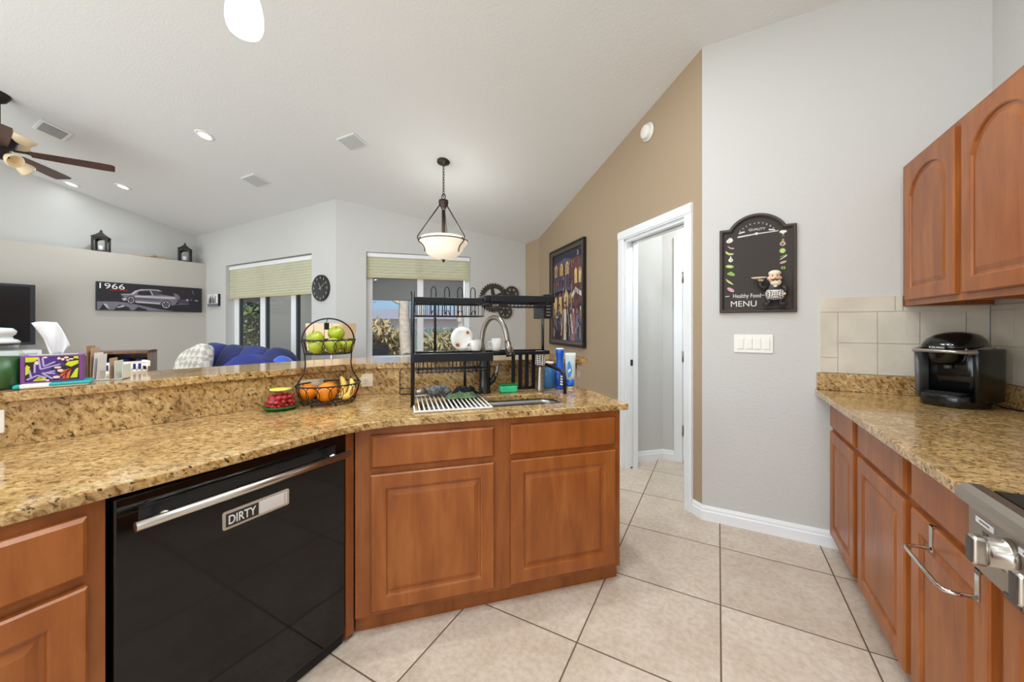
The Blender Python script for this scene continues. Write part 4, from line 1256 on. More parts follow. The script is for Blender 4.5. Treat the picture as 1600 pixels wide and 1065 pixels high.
t = thing('sponge', 'bright green kitchen sponge standing beside the faucet', 'sponge', uv(.605, 2.145, ZC + .0005), pi / 4)
mb = MB(); mb.bevbox(-.052, .052, -.03, .03, 0, .042, .010, 'green_sponge', seg=3); mb.build('sponge_body', t)
mb = MB(); mb.bevbox(-.051, .051, -.029, .029, .042, .050, .003, 'plate_green'); mb.build('scouring_pad', t)
mb = MB(); mb.lathe([(.0005, .0), (.022, 0), (.026, .004), (.022, .010), (.0005, .011)], 'shell', 16, caps=False); tag(mb.build('sink_stopper', loc=uv(.415, 2.19, ZC + .0005)), 'small pale sink stopper lying left of the faucet base', 'stopper')

# bottles at the right end
t = thing('soap_pump', 'tall slim grey soap dispenser with a black and white patterned top', 'soap dispenser', uv(.795, 2.115, ZC + .0005), pi / 4)
mb = MB(); mb.lathe([(.0005, 0), (.020, 0), (.022, .004), (.020, .02), (.013, .12), (.012, .155), (.0005, .156)], 'steel_brushed', 20, caps=False); mb.build('bottle_body', t)
mb = MB(); mb.bevbox(-.026, .026, -.022, .022, .156, .243, .007, 'zebra_pattern', seg=3); mb.build('patterned_top', t)
t = thing('dish_soap', 'clear blue dish soap bottle with a white flower shaped cap', 'soap bottle', uv(.895, 2.215, ZC + .0005), pi / 4)
mb = MB(); mb.lathe([(.0005, 0), (.030, 0), (.034, .006), (.034, .105), (.028, .125), (.012, .135), (.0005, .136)], 'soap_blue', 22, sy=.75, caps=False); mb.build('bottle_body', t)
mb = MB(); mb.lathe([(.0005, .136), (.013, .136), (.013, .150), (.0005, .151)], 'white_plastic', 16, caps=False)
for k in range(6): mb.ell((.018 * cos(k * pi / 3), .018 * sin(k * pi / 3), .158), (.011, .011, .008), 'white_plastic', 10, 6)
mb.ell((0, 0, .162), (.009, .009, .007), 'clear_plastic', 10, 6); mb.build('flower_cap', t)
t = thing('cleaner_bottle', 'bright blue cleaner bottle with a waisted neck next to the clear tube', 'bottle', uv(.945, 2.165, ZC + .0005), pi / 4 - .2)
mb = MB(); mb.lathe([(.0005, 0), (.029, 0), (.032, .006), (.032, .11), (.026, .14), (.021, .165), (.021, .185), (.027, .215), (.028, .235), (.026, .243), (.0005, .244)], 'blue_bottle', 24, sy=.8, caps=False); mb.build('bottle_body', t)
mb = MB(); mb.lathe([(.0325, .02), (.0335, .022), (.0335, .10), (.0325, .102)], 'blue_dark', 24, sy=.8, caps=False); mb.build('label_band', t)
mb = MB(); mb.lathe([(.0005, .2445), (.024, .2445), (.026, .247), (.025, .252), (.0005, .253)], 'white_plastic', 20, sy=.8, caps=False); mb.build('cap', t)
mb = MB()
for i in range(4): mb.prism([(-.006 + .001 * i, .030 + .016 * i), (.010, .026 + .016 * i), (.013, .034 + .016 * i), (-.002, .039 + .016 * i)], .0275, .0285, 'white_paint', M=Matrix(((1, 0, 0, 0), (0, 0, -1, 0), (0, 1, 0, 0), (0, 0, 0, 1))))
mb.build('label_marks', t)
t = thing('lotion_tube', 'clear upside-down tube with blue label standing on its blue cap', 'tube', uv(1.015, 2.165, ZC + .0005), pi / 4 - .25)
mb = MB(); mb.lathe([(.0005, 0), (.020, 0), (.021, .004), (.021, .014), (.0005, .015)], 'clear_plastic', 20, caps=False); mb.build('foot_cap', t)
mb = MB(); mb.lathe([(.0005, .015), (.024, .015), (.026, .02), (.027, .055), (.0005, .056)], 'blue_bottle', 24, caps=False); mb.build('cap', t)
mb = MB(); mb.loft([[(x * .029 * (1 - 0) * 1.0, y * .026, z) for x, y in [(cos(2 * pi * k / 20), sin(2 * pi * k / 20)) for k in range(20)]] if z < .08 else [(x * (.029 + .006 * (z - .08) / .14), y * (.026 * (1 - .85 * (z - .08) / .14)), z) for x, y in [(cos(2 * pi * k / 20), sin(2 * pi * k / 20)) for k in range(20)]] for z in (.056, .08, .12, .16, .20, .222)], 'tube_clear'); mb.build('tube_body', t)
mb = MB(); mb.flat([(-.020, .07), (-.004, .075), (.006, .11), (.0, .15), (-.010, .175), (-.022, .16), (-.024, .11)], 'blue_label', y=-.0285); mb.flat([(-.018, .10), (-.002, .112), (-.004, .128), (-.018, .118)], 'white_paint', y=-.0292); mb.build('label', t)

# ================================================================== FRUIT
FB = (-1.734, 1.235)
FT = radians(72)
t = thing('fruit_basket', 'two tier black wire fruit basket standing on the worktop', 'fruit basket', (FB[0], FB[1], ZC + .0005), FT)
def ell3(rx, ry, z, n=40): return [(rx * cos(2 * pi * k / n), ry * sin(2 * pi * k / n), z) for k in range(n)]
def tier(name, rx, ry, z0, z1, k0, nloop):
    mb = MB()
    mb.tube(ell3(rx, ry, z1), .0035, 'iron', 8, closed=True); mb.tube(ell3(rx * k0, ry * k0, z0), .003, 'iron', 6, closed=True)
    for i in range(nloop):
        a0 = 2 * pi * i / nloop; pts = []
        for j in range(20):
            b = 2 * pi * j / 20; a = a0 + cos(b) * 2 * pi / nloop * .62; zf = .5 + .5 * sin(b)
            kk = k0 + (1 - k0) * zf
            pts.append((rx * kk * cos(a), ry * kk * sin(a), z0 + (z1 - z0) * zf))
        mb.tube(pts, .0018, 'iron', 5, closed=True)
    for i in range(-5, 6):
        x = rx * k0 * i / 5.6; y = ry * k0 * sqrt(max(0, 1 - (x / rx / k0) ** 2)); mb.tube([(x, -y, z0), (x, y, z0)], .0018, 'iron', 5)
    mb.tube([(-rx * k0, 0, z0 - .002), (rx * k0, 0, z0 - .002)], .0025, 'iron', 6)
    return mb.build(name, t)
tier('lower_basket', .152, .118, .016, .098, .84, 16)
tier('upper_basket', .127, .098, .252, .321, .86, 14)
hp = [(-.150, 0, .098), (-.136, 0, .125), (-.116, 0, .16), (-.109, 0, .20), (-.112, 0, .25), (-.126, 0, .318)]
for s in (-1, 1):
    mb = MB(); mb.tube([(s * x, y, z) for x, y, z in hp], .0035, 'iron', 8); mb.build('side_frame', t)
mb = MB(); mb.tube([(.125 * cos(radians(a)), 0, .319 + .110 * sin(radians(a))) for a in range(0, 181, 9)], .0038, 'iron', 8); mb.build('handle', t)
for x, y in ((-.095, -.05), (.095, -.05), (0, .092), (.0, -.096)):
    mb = MB(); mb.ell((x, y, .006), (.006, .006, .006), 'iron', 10, 8); mb.tube([(x, y, .01), (x, y, .018)], .003, 'iron', 6); mb.build('foot', t)
mb = MB(); mb.bevbox(-.010, .014, .040, .048, .372, .408, .003, 'black_satin'); mb.tube([(.0, .044, .408), (.0, .02, .425), (0, 0, .428)], .0018, 'iron', 5); mb.build('hanging_tag', t)
def local(FB, x, y, z): return (FB[0] + x * cos(FT) - y * sin(FT), FB[1] + x * sin(FT) + y * cos(FT), ZC + z)
def fruit(name, label, cat, c, r, m, group, tilt=(0, 0), flat_=.93, dimple=True):
    t = thing(name, label, cat, c, random.uniform(0, 6), group)
    t.rotation_euler = (tilt[0], tilt[1], random.uniform(0, 6))
    mb = MB(); prof = []
    for i in range(17):
        a = -pi / 2 + pi * i / 16; rr = r * cos(a); z = r * flat_ * sin(a)
        if dimple:
            z -= .16 * r * math.exp(-(rr / (r * .30)) ** 2) * (1 if a > 0 else -.8)
            rr *= 1 + .04 * sin(a)
        prof.append((max(rr, .0004), z))
    mb.lathe(prof, m, 26, caps=False); mb.build('fruit_skin', t)
    if dimple:
        mb = MB(); mb.tube([(0, 0, r * flat_ * .80), (.002, .001, r * flat_ * 1.0), (.005, .002, r * flat_ * 1.12)], .0016, 'stem_brown', 6); mb.build('stem', t)
    else:
        mb = MB(); mb.ell((0, 0, r * flat_ * .985), (.0045, .0045, .0025), 'stem_brown', 8, 6); mb.build('stem_button', t)
    return t
ag = 'green apples in the upper basket'
fruit('apple', 'green apple on top of the pile at the left of the upper basket', 'apple', local(FB, -.055, .035, .328), .041, 'apple_green', ag, (.2, -.3))
fruit('apple', 'green apple sitting highest, at the right of the upper basket', 'apple', local(FB, .045, .03, .353), .041, 'apple_green', ag, (.5, .2))
fruit('apple', 'green apple at the front centre of the upper basket, base turned to the view', 'apple', local(FB, .004, -.046, .293), .040, 'apple_green', ag, (1.5, .1))
fruit('apple', 'green apple low at the far left of the upper basket', 'apple', local(FB, -.073, -.044, .290), .037, 'apple_green', ag, (.6, -.4))
fruit('apple', 'green apple low at the far right of the upper basket', 'apple', local(FB, .079, -.014, .290), .037, 'apple_green', ag, (.3, .7))
og = 'oranges in the lower basket'
fruit('orange', 'big orange at the left of the lower basket, behind the front one', 'orange', local(FB, -.090, .030, .062), .043, 'orange_peel', og, (.3, -.5), .97, False)
fruit('orange', 'large orange at the front of the lower basket', 'orange', local(FB, -.030, -.056, .066), .047, 'orange_peel', og, (.9, .2), .97, False)
fruit('orange', 'orange in the middle of the lower basket, beside the bananas', 'orange', local(FB, .012, .045, .062), .043, 'orange_peel', og, (-.2, .3), .97, False)
fruit('tangerine', 'small tangerine behind the banana curve in the lower basket', 'tangerine', local(FB, .088, .040, .047), .028, 'tangerine', 'tangerines in the lower basket', (.2, .2), .85, False)
fruit('tangerine', 'small tangerine at the right end of the lower basket', 'tangerine', local(FB, .107, -.022, .047), .027, 'tangerine', 'tangerines in the lower basket', (.2, .6), .85, False)
def banana(label, pts, r):
    t = thing('banana', label, 'banana', (FB[0], FB[1], ZC), FT, 'bananas in the lower basket')
    rad = [.005, r * .75, r, r * 1.03, r, r * .8, .006]
    mb = MB(); mb.tube(pts, r, 'banana', 10, radii=rad); mb.build('peel', t)
    d = (Vector(pts[-1]) - Vector(pts[-2])).normalized()
    mb = MB(); mb.cyl(pts[-1], Vector(pts[-1]) + d * .018, .005, 'stem_brown', 8, r2=.0035); mb.build('stem', t)
banana('banana curving along the front of the lower basket', [(.022, -.078, .042), (.038, -.084, .035), (.060, -.080, .036), (.080, -.070, .05), (.092, -.060, .075), (.096, -.050, .10), (.094, -.042, .12)], .0155)
banana('banana standing up behind the front one in the lower basket', [(.040, -.026, .048), (.048, -.030, .040), (.060, -.028, .045), (.068, -.018, .065), (.070, -.008, .09), (.066, .002, .115), (.060, .006, .13)], .0145)

# candies under a jar
PJ = (-1.812, 1.038)
mb = MB(); mb.lathe([(.0005, 0), (.058, 0), (.070, .010), (.077, .017), (.075, .019), (.058, .006), (.0005, .005)], 'plate_green', 36, caps=False); o = mb.build('green_plate', loc=(PJ[0], PJ[1], ZC + .0005)); tag(o, 'small green plate under the jar of red candies', 'plate')
t = thing('candy_jar', 'clear jar with a yellow lid full of red candies on the green plate', 'jar', (PJ[0], PJ[1], ZC + .007))
mb = MB(); mb.lathe([(.0005, 0), (.060, 0), (.066, .008), (.066, .05), (.055, .072), (.046, .080), (.046, .084)], 'jar_glass', 30, caps=False); mb.build('jar_body', t)
mb = MB(); mb.lathe([(.0005, .0842), (.0445, .0842), (.046, .087), (.045, .090), (.0005, .091)], 'lid_yellow', 28, caps=False); mb.build('lid', t)
cb = MB(); cb.ell((0, 0, 0), (.0125, .011, .0095), 'candy_red', 10, 7)
for s in (-1, 1): cb.lathe([(.002, 0), (.007, .010)], 'candy_red', 8, M=Matrix.Translation((s * .011, 0, 0)) @ Matrix.Rotation(s * pi / 2, 4, 'Y'), caps=False)
proto = None
for lay, (n, rr, z) in enumerate(((10, .046, .013), (5, .022, .013), (10, .046, .032), (5, .022, .033), (9, .040, .051), (4, .018, .054), (1, 0, .066))):
    for k in range(n):
        a = 2 * pi * k / n + lay * .5
        if proto is None:
            o = cb.build('candy'); proto = o; tag(o, 'red wrapped candy in the clear jar with the yellow lid', 'candy', 'red candies in the jar')
        else:
            o = proto.copy(); COL.objects.link(o)
        o.location = (PJ[0] + rr * cos(a), PJ[1] + rr * sin(a), ZC + .007 + z)
        o.rotation_euler = (random.uniform(-.4, .4), random.uniform(-.4, .4), random.uniform(0, 6))

# ================================================================== ON THE BAR, LEFT
ZB = 1.0825
t = thing('candle_jar', 'green candle in a lidded glass jar at the left end of the bar', 'candle', (-2.128, .284, ZB))
mb = MB(); mb.lathe([(.0005, .006), (.050, .006), (.052, .012), (.052, .110), (.0005, .111)], 'candle_wax', 30, caps=False); mb.build('wax', t)
mb = MB(); mb.lathe([(.0005, 0), (.052, 0), (.0565, .006), (.0565, .112), (.050, .128), (.044, .134), (.044, .150), (.047, .154)], 'jar_glass', 32, caps=False); mb.build('glass_jar', t)
mb = MB(); mb.lathe([(.0005, .155), (.046, .155), (.048, .160), (.043, .166), (.033, .170), (.030, .178), (.038, .186), (.040, .196), (.031, .206), (.0005, .209)], 'lid_glass', 30, caps=False); mb.build('lid', t)

t = thing('tissue_box', 'purple patterned tissue box with a white tissue pulled up', 'tissue box', (-2.058, .390, ZB + .0165), radians(74))
bw, bh, bd = .142, .094, .09
mb = MB(); mb.bevbox(-bw / 2, bw / 2, 0, bd, 0, bh, .002, 'tissue_purple'); mb.build('carton', t)
mb = MB(); zf = lambda pts: [(-bw / 2 + bw * a, bh * b) for a, b in pts]
mb.flat(zf([(.07, .06), (.93, .06), (.93, .95), (.07, .95)]), 'tissue_black', y=-.0004)
for pts, m in [
    ([(.08, .10), (.30, .10), (.52, .42), (.46, .52), (.62, .80), (.55, .94), (.30, .94), (.22, .70), (.20, .45)], 'tissue_violet'),
    ([(.52, .42), (.68, .12), (.45, .12), (.38, .30)], 'tissue_violet'), ([(.62, .80), (.72, .64), (.52, .46)], 'tissue_violet'),
    ([(.08, .78), (.20, .78), (.30, .90), (.28, .95), (.08, .95)], 'tissue_lime'), ([(.08, .30), (.13, .36), (.15, .60), (.10, .68), (.08, .60)], 'tissue_lime'),
    ([(.19, .08), (.42, .08), (.36, .20), (.28, .22)], 'tissue_lime'), ([(.70, .62), (.80, .54), (.92, .66), (.92, .78), (.74, .74)], 'tissue_lime'),
    ([(.78, .12), (.90, .12), (.92, .50), (.87, .44)], 'tissue_lime'), ([(.84, .86), (.92, .84), (.92, .94), (.84, .94)], 'tissue_lime'),
    ([(.60, .10), (.76, .10), (.80, .44), (.60, .24)], 'tissue_orange'), ([(.62, .30), (.80, .48), (.66, .42)], 'tissue_orange')]:
    mb.flat(zf(pts), m, y=-.0008)
for cx, cy, rx, ry in ((.25, .74, .035, .07), (.58, .54, .06, .04), (.62, .42, .05, .055), (.56, .18, .06, .05), (.42, .08, .03, .03), (.38, .93, .04, .03), (.60, .88, .03, .05), (.66, .84, .03, .05), (.72, .90, .04, .04), (.80, .84, .04, .03), (.74, .80, .03, .03)):
    mb.flat(zf(ellipse(cx, cy, rx, ry, 12)), 'tissue_pink', y=-.0011)
def stroke(pts, w, m):
    for a, b in zip(pts, pts[1:]):
        dx, dy = (b[0] - a[0]) * bw, (b[1] - a[1]) * bh; L = sqrt(dx * dx + dy * dy); nx, ny = -dy / L * w / bw, dx / L * w / bh
        mb.flat(zf([(a[0] + nx, a[1] + ny), (b[0] + nx, b[1] + ny), (b[0] - nx, b[1] - ny), (a[0] - nx, a[1] - ny)]), m, y=-.0013)
for pts in ([(.28, .90), (.31, .50), (.62, .66)], [(.34, .92), (.36, .60), (.54, .76)], [(.54, .32), (.33, .36), (.50, .12)], [(.54, .42), (.40, .36)], [(.22, .70), (.22, .38)], [(.10, .14), (.26, .28), (.40, .18)], [(.14, .50), (.17, .18)]): stroke(pts, .0022, 'tissue_lilac')
for pts in ([(.62, .12), (.79, .46)], [(.70, .12), (.72, .30)]): stroke(pts, .0014, 'tissue_black')
mb.build('front_print', t)
mb2 = MB(); mb2.prism(ellipse(0, bd / 2, .058, .028, 24), bh, bh + .0015, 'clear_plastic'); mb2.build('opening', t)
mb = MB(); vs = []; fs = []
for j in range(9):
    f_ = j / 8
    for i in range(9):
        g_ = i / 8 - .5
        w = .030 + .026 * f_ - .01 * max(0, f_ - .6)
        vs.append((.004 + g_ * w + .012 * f_ * sin(3 * g_) - .03 * max(0, f_ - .55) * (g_ < 0) + .012 * (f_ ** 1.5) * (g_ > 0) * (1 - f_), bd / 2 + .022 * sin(g_ * 7 + f_ * 2) * (.3 + f_) - .01 * f_, bh + .001 + .118 * f_ * (1 - .5 * (g_ + .2) ** 2 - .75 * max(0, g_) * f_ * 1.5)))
for j in range(8):
    for i in range(8): a = j * 9 + i; fs.append((a, a + 1, a + 10, a + 9))
mb.add(vs, fs, 'tissue', True); to = mb.build('tissue_sheet', t, fix=False); sm = to.modifiers.new('thick', 'SOLIDIFY'); sm.thickness = .0006

t = thing('wipes_pack', 'flat teal and white soft pack under the tissue box', 'pack', (-2.056, .392, ZB), radians(72))
mb = MB(); mb.bevbox(-.074, .088, -.024, .095, 0, .016, .006, 'paper_white'); mb.build('pack_body', t)
mb = MB(); mb.bevbox(-.086, -.070, -.025, .09, .001, .015, .005, 'teal'); mb.bevbox(-.01, .090, -.0255, .09, .004, .0162, .005, 'teal'); mb.build('teal_print', t)

t = thing('letter_holder', 'letter holder with brown folder and white envelopes right of the tissue box', 'letter holder', (-2.12, .525, ZB), radians(52))
t.scale = (.60, .60, 1.0)
mb = MB(); mb.box(-.085, .10, 0, .10, 0, .003, 'clear_plastic'); mb.bevbox(.062, .066, 0, .10, .003, .075, .0015, 'clear_plastic'); mb.bevbox(.10, .104, 0, .10, .003, .060, .0015, 'clear_plastic'); mb.bevbox(-.085, -.081, 0, .10, .003, .10, .0015, 'clear_plastic'); mb.build('tray', t)
def sheet(name, x, tilt, h, w, m, th=.0015, label=None, cat=None):
    mb = MB(); mb.box(-th / 2, th / 2, 0, w * .6, 0, h, m)
    o = mb.build(name, loc=(0, 0, 0)); 
    Mw = Matrix.Translation(t.location) @ Matrix.Rotation(t.rotation_euler[2], 4, 'Z') @ Matrix.Translation((x * .6, .003, .0035)) @ Matrix.Rotation(tilt, 4, 'Y')
    o.matrix_world = Mw; tag(o, label, cat); return o
sheet('folder', -.070, -.02, .132, .09, 'cardboard', .002, 'tall brown card folder in the letter holder', 'folder')
sheet('envelope', -.058, .03, .125, .092, 'paper_brown', .0015, 'tan envelope leaning behind the white ones in the letter holder', 'envelope')
sheet('envelope', -.044, .05, .105, .092, 'paper_white', .002, 'white envelope in the letter holder next to the tan one', 'envelope')
sheet('envelope', -.026, .06, .098, .092, 'paper_white', .002, 'short white envelope in the middle of the letter holder', 'envelope')
sheet('card', .036, .02, .082, .085, 'paper_brown', .002, 'small tan card at the right side of the letter holder', 'card')

t = thing('wire_basket', 'low white wire basket on the bar right of the letter holder', 'basket', (-2.395, .665, ZB), pi / 2 - .1)
mb = MB()
L, D, Hh = .07, .08, .042
for z in (.004, Hh): mb.tube([(-L, -D / 2, z), (L, -D / 2, z), (L, D / 2, z), (-L, D / 2, z)], .0035, 'white_plastic', 6, closed=True)
for i in range(9):
    x = -L + 2 * L * i / 8
    for s in (-1, 1): mb.tube([(x, s * D / 2, .004), (x, s * D / 2, Hh)], .0028, 'white_plastic', 6)
    mb.tube([(x, -D / 2, .004), (x, D / 2, .004)], .0025, 'white_plastic', 6)
mb.build('wire_body', t)
mb = MB(); mb.bevbox(L - .004, L + .012, -D / 2, D / 2, .024, .05, .003, 'white_plastic'); mb.build('handle', t)
# ================================================================== HANGING LAMPS
bx, by = -2.568, 3.177
bzc = cz(bx, by)
t = thing('pendant_lamp', 'bronze hanging bowl lamp with alabaster glass over the dining nook', 'pendant lamp', (bx, by, 0))
mb = MB(); mb.lathe([(.0005, bzc + .012), (.066, bzc + .012), (.069, bzc - .012), (.06, bzc - .026), (.02, bzc - .040), (.008, bzc - .055), (.0005, bzc - .056)], 'bronze', 28, caps=False); mb.build('canopy', t)
mb = MB(); z = bzc - .05; k = 0
while z > 2.70:
    pts = [((.010 * cos(a) if k % 2 else 0), (0 if k % 2 else .010 * cos(a)), z - .02 + .020 * sin(a)) for a in [2 * pi * i / 12 for i in range(12)]]
    mb.tube(pts, .0032, 'bronze', 6, closed=True); z -= .029; k += 1
mb.build('chain', t)
mb = MB(); mb.tube([(.024 * cos(a), 0, 2.665 + .032 * sin(a)) for a in [2 * pi * i / 16 for i in range(16)]], .005, 'bronze', 6, closed=True); mb.build('loop', t)
mb = MB(); mb.lathe([(.0005, 2.642), (.02, 2.642), (.05, 2.628), (.052, 2.60), (.046, 2.575), (.026, 2.545), (.018, 2.52), (.0005, 2.518)], 'bronze', 24, caps=False); mb.build('hub', t)
mb = MB(); mb.cyl((0, 0, 2.52), (0, 0, 2.10), .019, 'bronze', 14); mb.build('stem', t)
for k in range(3):
    a = radians(28.65 + 90 + 120 * k)
    ca, sa = cos(a), sin(a)
    prof = [(.04, 2.575), (.16, 2.395), (.262, 2.24), (.274, 2.222), (.281, 2.205), (.275, 2.187), (.262, 2.182), (.252, 2.193), (.254, 2.208)]
    mb = MB(); mb.tube([(r * ca, r * sa, z) for r, z in prof], .0065, 'bronze', 8)
    mb.tube([(r * ca, r * sa, z) for r, z in [(.275, 2.19), (.268, 2.165), (.24, 2.142), (.216, 2.118), (.205, 2.09), (.203, 2.07), (.199, 2.062)]], .006, 'bronze', 8); mb.build('arm', t)
mb = MB()
prof = [(.0008, 1.992), (.06, 1.997), (.12, 2.018), (.165, 2.048), (.195, 2.085), (.215, 2.125), (.238, 2.155), (.255, 2.175), (.258, 2.185), (.240, 2.20), (.237, 2.225)]
mb.lathe(prof, 'alabaster', 48, caps=False); bo = mb.build('glass_bowl', t); sm = bo.modifiers.new('thick', 'SOLIDIFY'); sm.thickness = .005
mb = MB(); mb.tube(ell3(.257, .257, 2.19, 48), .006, 'bronze', 8, closed=True); mb.build('rim_ring', t)
mb = MB(); mb.lathe([(.0005, 2.012), (.032, 2.006), (.034, 2.0), (.022, 1.992), (.010, 1.984), (.013, 1.975), (.008, 1.968), (.0005, 1.966)], 'bronze', 18, caps=False); mb.build('finial', t)
lamp('bulb', t, 'POINT', BULB_BOWL, (0, 0, 2.30), size=.12)

mx, my = -1.64, .80
mzc = cz(mx, my)
t = thing('pendant_lamp', 'small white teardrop pendant lamp at the top of the view over the bar', 'pendant lamp', (mx, my, 0))
mb = MB(); mb.lathe([(.0005, mzc + .01), (.06, mzc + .01), (.06, mzc - .02), (.02, mzc - .03), (.0005, mzc - .03)], 'bronze', 24, caps=False); mb.build('canopy', t)
mb = MB(); mb.cyl((0, 0, mzc - .03), (0, 0, 2.69), .004, 'bronze', 8); mb.build('cord', t)
mb = MB(); mb.lathe([(.0005, 2.70), (.018, 2.695), (.024, 2.67), (.026, 2.650), (.0005, 2.648)], 'bronze', 18, caps=False); mb.build('socket', t)
mb = MB(); mb.lathe([(.026, 2.655), (.032, 2.648), (.047, 2.608), (.059, 2.562), (.0645, 2.525), (.0645, 2.492), (.059, 2.468), (.052, 2.456), (.047, 2.453)], 'opal', 36, caps=False); so = mb.build('lamp_shade', t); sm = so.modifiers.new('thick', 'SOLIDIFY'); sm.thickness = .004
mb = MB(); mb.ell((0, 0, 2.53), (.028, .028, .04), 'can_glow', 16, 10); mb.build('glowing_bulb', t)
lamp('bulb', t, 'POINT', BULB_MINI, (0, 0, 2.42), size=.05)

# ================================================================== CEILING FIXTURES
def on_slope(name, label, cat, x, y):
    t = thing(name, label, cat, (x, y, cz(x, y)), 0); t.rotation_euler = (slope_mat(x, y), 0, 0); return t
def speaker(label, x, y, w):
    t = on_slope('ceiling_speaker', label, 'ceiling speaker', x, y)
    mb = MB(); mb.bevbox(-w / 2, w / 2, -w * .36, w * .36, -.010, -.001, .003, 'can_trim'); mb.build('frame', t)
    mb = MB(); mb.bevbox(-w / 2 + .012, w / 2 - .012, -w * .36 + .012, w * .36 - .012, -.013, -.010, .001, 'grille_grey'); mb.build('grille', t)
speaker('square ceiling speaker grille nearest the hanging bowl lamp', -3.285, 2.603, .26)
speaker('square ceiling speaker grille farther left, above the clock wall', -5.155, 2.645, .30)
t = on_slope('air_vent', 'white slatted ceiling air vent right of the ceiling fan', 'air vent', -6.515, 1.235)
mb = MB(); mb.bevbox(-.17, .17, -.12, .12, -.012, -.001, .003, 'can_trim'); mb.build('frame', t)
mb = MB(); mb.box(-.14, .14, -.092, .092, -.0135, -.012, 'vent_dark'); mb.build('backing', t)
for i in range(8):
    mb = MB(); x = -.122 + .0345 * i; mb.box(x - .0055, x + .0055, -.092, .092, -.0155, -.0136, 'can_trim'); mb.build('slat', t)

# ceiling fan, half outside the frame
fx, fy = -6.2, .83
fzc = cz(fx, fy)
t = thing('ceiling_fan', 'dark wooden five blade ceiling fan with cream glass shades at the left edge', 'ceiling fan', (fx, fy, 0))
mb = MB(); mb.lathe([(.0005, fzc + .02), (.08, fzc + .02), (.08, fzc - .03), (.05, fzc - .08), (.018, fzc - .1), (.0005, fzc - .1)], 'iron', 28, caps=False); mb.build('canopy', t)
mb = MB(); mb.cyl((0, 0, fzc - .08), (0, 0, 3.22), .014, 'iron', 12); mb.build('rod', t)
mb = MB(); mb.lathe([(.0005, 3.24), (.05, 3.235), (.115, 3.20), (.135, 3.15), (.13, 3.10), (.10, 3.05), (.07, 3.02), (.07, 2.97), (.05, 2.94), (.0005, 2.935)], 'iron', 32, caps=False); mb.build('motor_housing', t)
for k in range(5):
    a = radians(65 + 72 * k)
    Mk = Matrix.Translation((0, 0, 3.025)) @ Matrix.Rotation(a, 4, 'Z') @ Matrix.Rotation(radians(-11), 4, 'X')
    out = [(.20, -.052), (.30, -.060), (.50, -.068), (.70, -.074), (.79, -.070)] + [(.81, -.05), (.79, .066)] + [(.70, .072), (.50, .066), (.30, .058), (.20, .05)]
    mb = MB(); mb.prism(out, -.004, .004, 'fan_wood', M=Mk); bo = mb.build('blade', t)
    mb = MB(); mb.prism([(.09, -.02), (.17, -.018), (.22, -.045), (.27, -.03), (.25, 0), (.27, .03), (.22, .045), (.17, .018), (.09, .02)], .0045, .010, 'iron', M=Mk); mb.build('blade_arm', bo)
for k in range(4):
    a = radians(20 + 90 * k)
    d = Vector((cos(a), sin(a), 0))
    for zc, up in ((2.985, -1),):
        p = d * .08 + Vector((0, 0, 2.965)); q = d * .12 + Vector((0, 0, 2.945))
        mb = MB(); mb.tube([d * .05 + Vector((0, 0, 2.96)), p, q], .010, 'iron', 8); mb.build('light_arm', t)
        ax = (d * .85 + Vector((0, 0, -.5))).normalized()
        rot = Vector((0, 0, 1)).rotation_difference(ax).to_matrix().to_4x4()
        mb = MB(); mb.lathe([(.022, 0), (.034, .010), (.05, .04), (.062, .075), (.066, .10), (.062, .112)], 'fan_glass', 24, M=Matrix.Translation(q) @ rot, caps=False); so = mb.build('glass_shade', t); sm = so.modifiers.new('thick', 'SOLIDIFY'); sm.thickness = .004
mb = MB()
for a in (45, 135, 225, 315):
    ra = radians(a)
    mb.lathe([(.0005, 0), (.03, .004), (.075, .03), (.095, .07), (.098, .085)], 'fan_glass', 24, M=Matrix.Translation((.155 * cos(ra), .155 * sin(ra), 3.095)) @ Matrix.Rotation(.5, 4, Vector((-sin(ra), cos(ra), 0))), caps=False)
so = mb.build('uplight_glass', t); sm = so.modifiers.new('thick', 'SOLIDIFY'); sm.thickness = .004

# smoke detector
t = thing('smoke_detector', 'round white smoke detector high on the brown wall above the door', 'smoke detector', uv(1.943, 2.65, 2.878), -pi / 4)
Mx = Matrix.Rotation(pi / 2, 4, 'X')
mb = MB(); mb.lathe([(.0005, .012), (.074, .012), (.074, .001), (.0005, .001)], 'white_plastic', 36, M=Mx, caps=False); mb.build('base_plate', t)
mb = MB(); mb.lathe([(.0005, .045), (.045, .045), (.055, .038), (.058, .012)], 'white_plastic', 36, M=Mx, caps=False); mb.build('sensor_cover', t)

# ================================================================== PAINTING ON THE BROWN WALL
t = thing('framed_painting', 'tall dark framed street scene painting hanging on the brown wall', 'painting', uv(1.943, 4.22, 1.655), -pi / 4)
pw, ph = .98, 1.22
mb = MB()
a, b = pw / 2, ph / 2
rings = []
for ins, y in ((0, -.001), (0, -.040), (.012, -.046), (.03, -.036), (.062, -.030), (.072, -.024)):
    rings.append([(-a + ins, y, -b + ins), (a - ins, y, -b + ins), (a - ins, y, b - ins), (-a + ins, y, b - ins)])
mb.loft(rings[:4], 'frame_black', False, caps=False); mb.loft(rings[3:], 'frame_pewter', False, caps=False); mb.build('frame', t)
mb = MB()
y0 = -.012
A, Bq = a - .07, b - .07
mb.box(-A, A, y0, -.002, -Bq, Bq, 'art_plum')
L_ = 0
def q(pts, m):
    global L_
    L_ += 1
    mb.flat([(-A + 2 * A * p[0], -Bq + 2 * Bq * p[1]) for p in pts], m, y=y0 - .00006 * L_)
def rect(x0, x1, z0, z1, m): q([(x0, z0), (x1, z0), (x1, z1), (x0, z1)], m)
